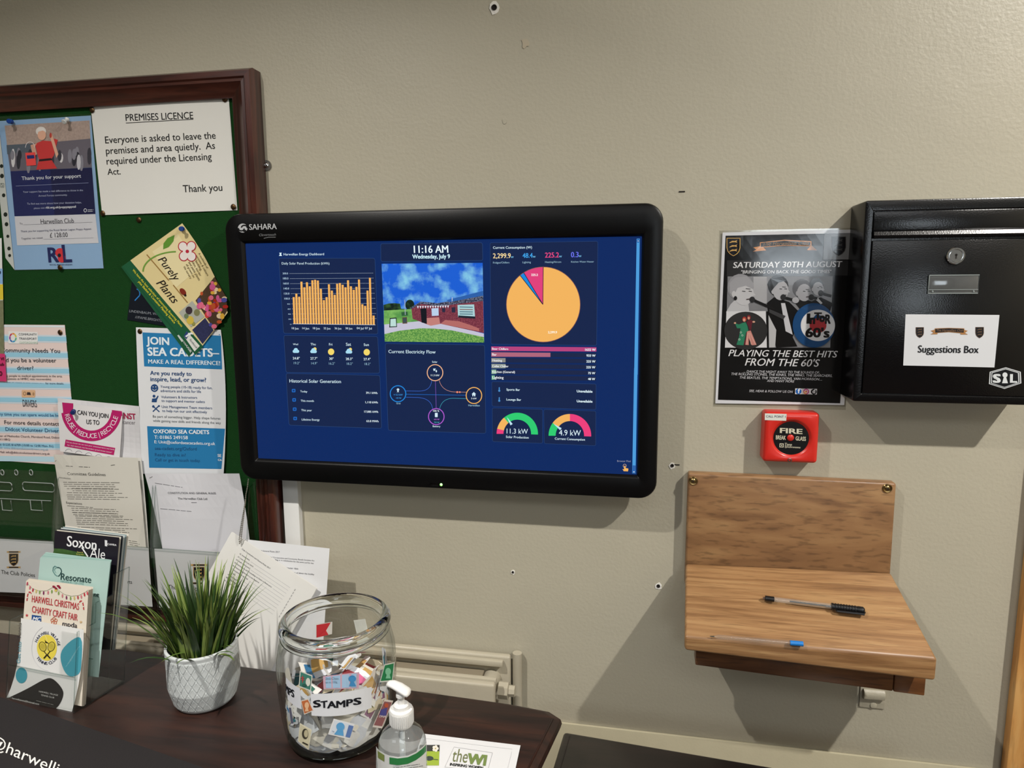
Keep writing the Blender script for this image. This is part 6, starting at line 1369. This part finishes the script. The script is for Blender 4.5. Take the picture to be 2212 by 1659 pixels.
lz_ = lambda x: u1.z+(u2.z-u1.z)*(x-u1.x)/(u2.x-u1.x)
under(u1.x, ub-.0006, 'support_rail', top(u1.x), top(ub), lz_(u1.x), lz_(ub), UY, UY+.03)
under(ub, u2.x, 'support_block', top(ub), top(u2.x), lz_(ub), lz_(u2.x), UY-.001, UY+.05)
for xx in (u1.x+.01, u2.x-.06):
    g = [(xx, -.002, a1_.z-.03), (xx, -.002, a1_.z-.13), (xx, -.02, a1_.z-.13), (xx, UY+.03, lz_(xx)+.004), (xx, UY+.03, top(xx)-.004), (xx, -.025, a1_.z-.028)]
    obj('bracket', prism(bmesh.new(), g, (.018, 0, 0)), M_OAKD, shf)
for u, v in ((1497.5, 1039), (1917, 1055)):
    c = P(u, v, SY-.001); bm = bmesh.new()
    loft(bm, [[(c.x+r_*math.cos(a*math.pi/12), y, c.z+r_*math.sin(a*math.pi/12)) for a in range(24)] for r_, y in ((.0078, SY-.0002), (.0078, SY-.001), (.0066, SY-.0022), (.0050, SY-.0014), (.0044, SY-.0012), (.0030, SY-.0024), (.0010, SY-.0028))]); s = obj('screw_cup', bm, mat('screw_brass', '#8f7a52', .3, 1), shf)
    bm = nbox(c.x-.0022, c.x+.0022, SY-.0029, SY-.0020, c.z-.0005, c.z+.0005); box(bm, c.x-.0005, c.x+.0005, SY-.0029, SY-.0020, c.z-.0022, c.z+.0022); obj('screw_slot', bm, M_HOLE, s)
# pens
top_pl = plane3(a1_, a2_, a4_)
def along(pa, pb, t_): return pa+(pb-pa)*t_
S7 = (1400, 980, 2.443)
h = lambda x, y, r_: top_pl.hit(S7[0]+x/S7[2], S7[1]+y/S7[2], r_+.0004)
pa, pb = h(606, 762, .0046), h(1142, 827, .0046)
pen = thing('ballpoint_pen', pa+(pb-pa)*.5, 'clear ballpoint pen with a ribbed black cap lying across the wooden shelf', 'pen')
t = lambda f0, f1: [along(pa, pb, f0), along(pa, pb, f1)]
bm = bmesh.new(); tube(bm, [along(pa, pb, q) for q in (.11, .69)], .0040, 14); obj('barrel', bm, clear('pen_barrel', (.92, .92, .9), (.45, .42, .4), .04, 1.5, haze=.12), pen)
bm = bmesh.new(); tube(bm, [along(pa, pb, q) for q in (.02, .022, .112, .114)], [.003, .0045, .0045, .004], 16); obj('end_plug', bm, M_BLACKPL, pen)
bm = bmesh.new(); tube(bm, [along(pa, pb, q) for q in (0, .02)], .0022, 10); obj('end_tip', bm, mat('pen_end', '#5a4436', .4), pen)
bm = bmesh.new(); tube(bm, [along(pa, pb, q) for q in (.27, .7)], .0013, 8); obj('refill', bm, M_BLACKPL, pen)
fr = [(.68, .004), (.681, .0058)]
for i in range(9): fr += [(.69+i*.027, .0058), (.70+i*.027, .0058), (.704+i*.027, .0051), (.711+i*.027, .0051)]
fr += [(.94, .0056), (.985, .0054), (1.0, .0035)]
bm = bmesh.new(); tube(bm, [along(pa, pb, q) for q, _ in fr], [r_ for _, r_ in fr], 18); cap = obj('cap', bm, M_BLACKPL, pen)
cd = (pb-pa).normalized(); cs = cd.cross(top_pl.n).normalized(); cs = cs if cs.z < 0 or cs.y < 0 else -cs
if cs.y > 0: cs = -cs
bm = bmesh.new(); tube(bm, [along(pa, pb, .995)+cs*.0035, along(pa, pb, .99)+cs*.0075, along(pa, pb, .73)+cs*.0078, along(pa, pb, .72)+cs*.006], [.0022, .0022, .0020, .0016], 8); obj('clip', bm, M_BLACKPL, cap)
pa, pb = h(335, 964, .0042), h(818, 1004, .0042)
pn = thing('ballpoint_pen', pa+(pb-pa)*.5, 'clear ballpoint pen with a blue end lying along the front lip of the wooden shelf', 'pen')
bm = bmesh.new(); tube(bm, [along(pa, pb, q) for q in (.03, .08, .86)], [.0014, .0036, .0036], 12); obj('barrel', bm, clear('pen_barrel_clear', (.93, .93, .93), (.6, .58, .55), .04, 1.5, haze=.05), pn)
bm = bmesh.new(); tube(bm, [along(pa, pb, q) for q in (-.02, .03)], [.0006, .0013], 8); obj('nib', bm, M_STEEL, pn)
bm = bmesh.new(); tube(bm, [along(pa, pb, q) for q in (.86, 1.0)], .0039, 14); obj('end_plug', bm, mat('pen_blue', '#1a78c8', .35), pn)

# ================================================================== painted-over latch plate under the shelf
a, b_ = P(1400+1122/2.443, 980+1180/2.443, 0), P(1400+1246/2.443, 980+1345/2.443, 0)
lt = thing('latch_plate', ((a.x+b_.x)/2, 0, b_.z), 'metal catch plate painted over in wall colour below the wooden shelf', 'latch')
obj('plate', nbox(a.x, b_.x, -.0028, -.0004, b_.z, a.z, .001), M_WALL, lt)
c = P(1400+1188/2.443, 980+1275/2.443, -.003); w_ = .017
bm = bmesh.new(); pts = [(-.0, .011), (-.004, .012), (-.008, .009), (-.010, .003), (-.008, -.004), (-.003, -.007)]
loft(bm, [[(c.x-w_, y-.002, c.z+z) for y, z in pts]+[(c.x-w_, y*.6-.001, c.z+z*.75) for y, z in pts[::-1]], [(c.x+w_, y-.002, c.z+z) for y, z in pts]+[(c.x+w_, y*.6-.001, c.z+z*.75) for y, z in pts[::-1]]]); obj('catch', bm, M_WALL, lt)
for y_ in (1192, 1328):
    q = P(1400+1188/2.443, 980+y_/2.443, -.003); bm = bmesh.new(); loft(bm, [[(q.x+r_*math.cos(k_*math.pi/8), y, q.z+r_*math.sin(k_*math.pi/8)) for k_ in range(16)] for r_, y in ((.006, -.0027), (.005, -.0042), (.002, -.0048))]); obj('screw', bm, M_WALL, lt)
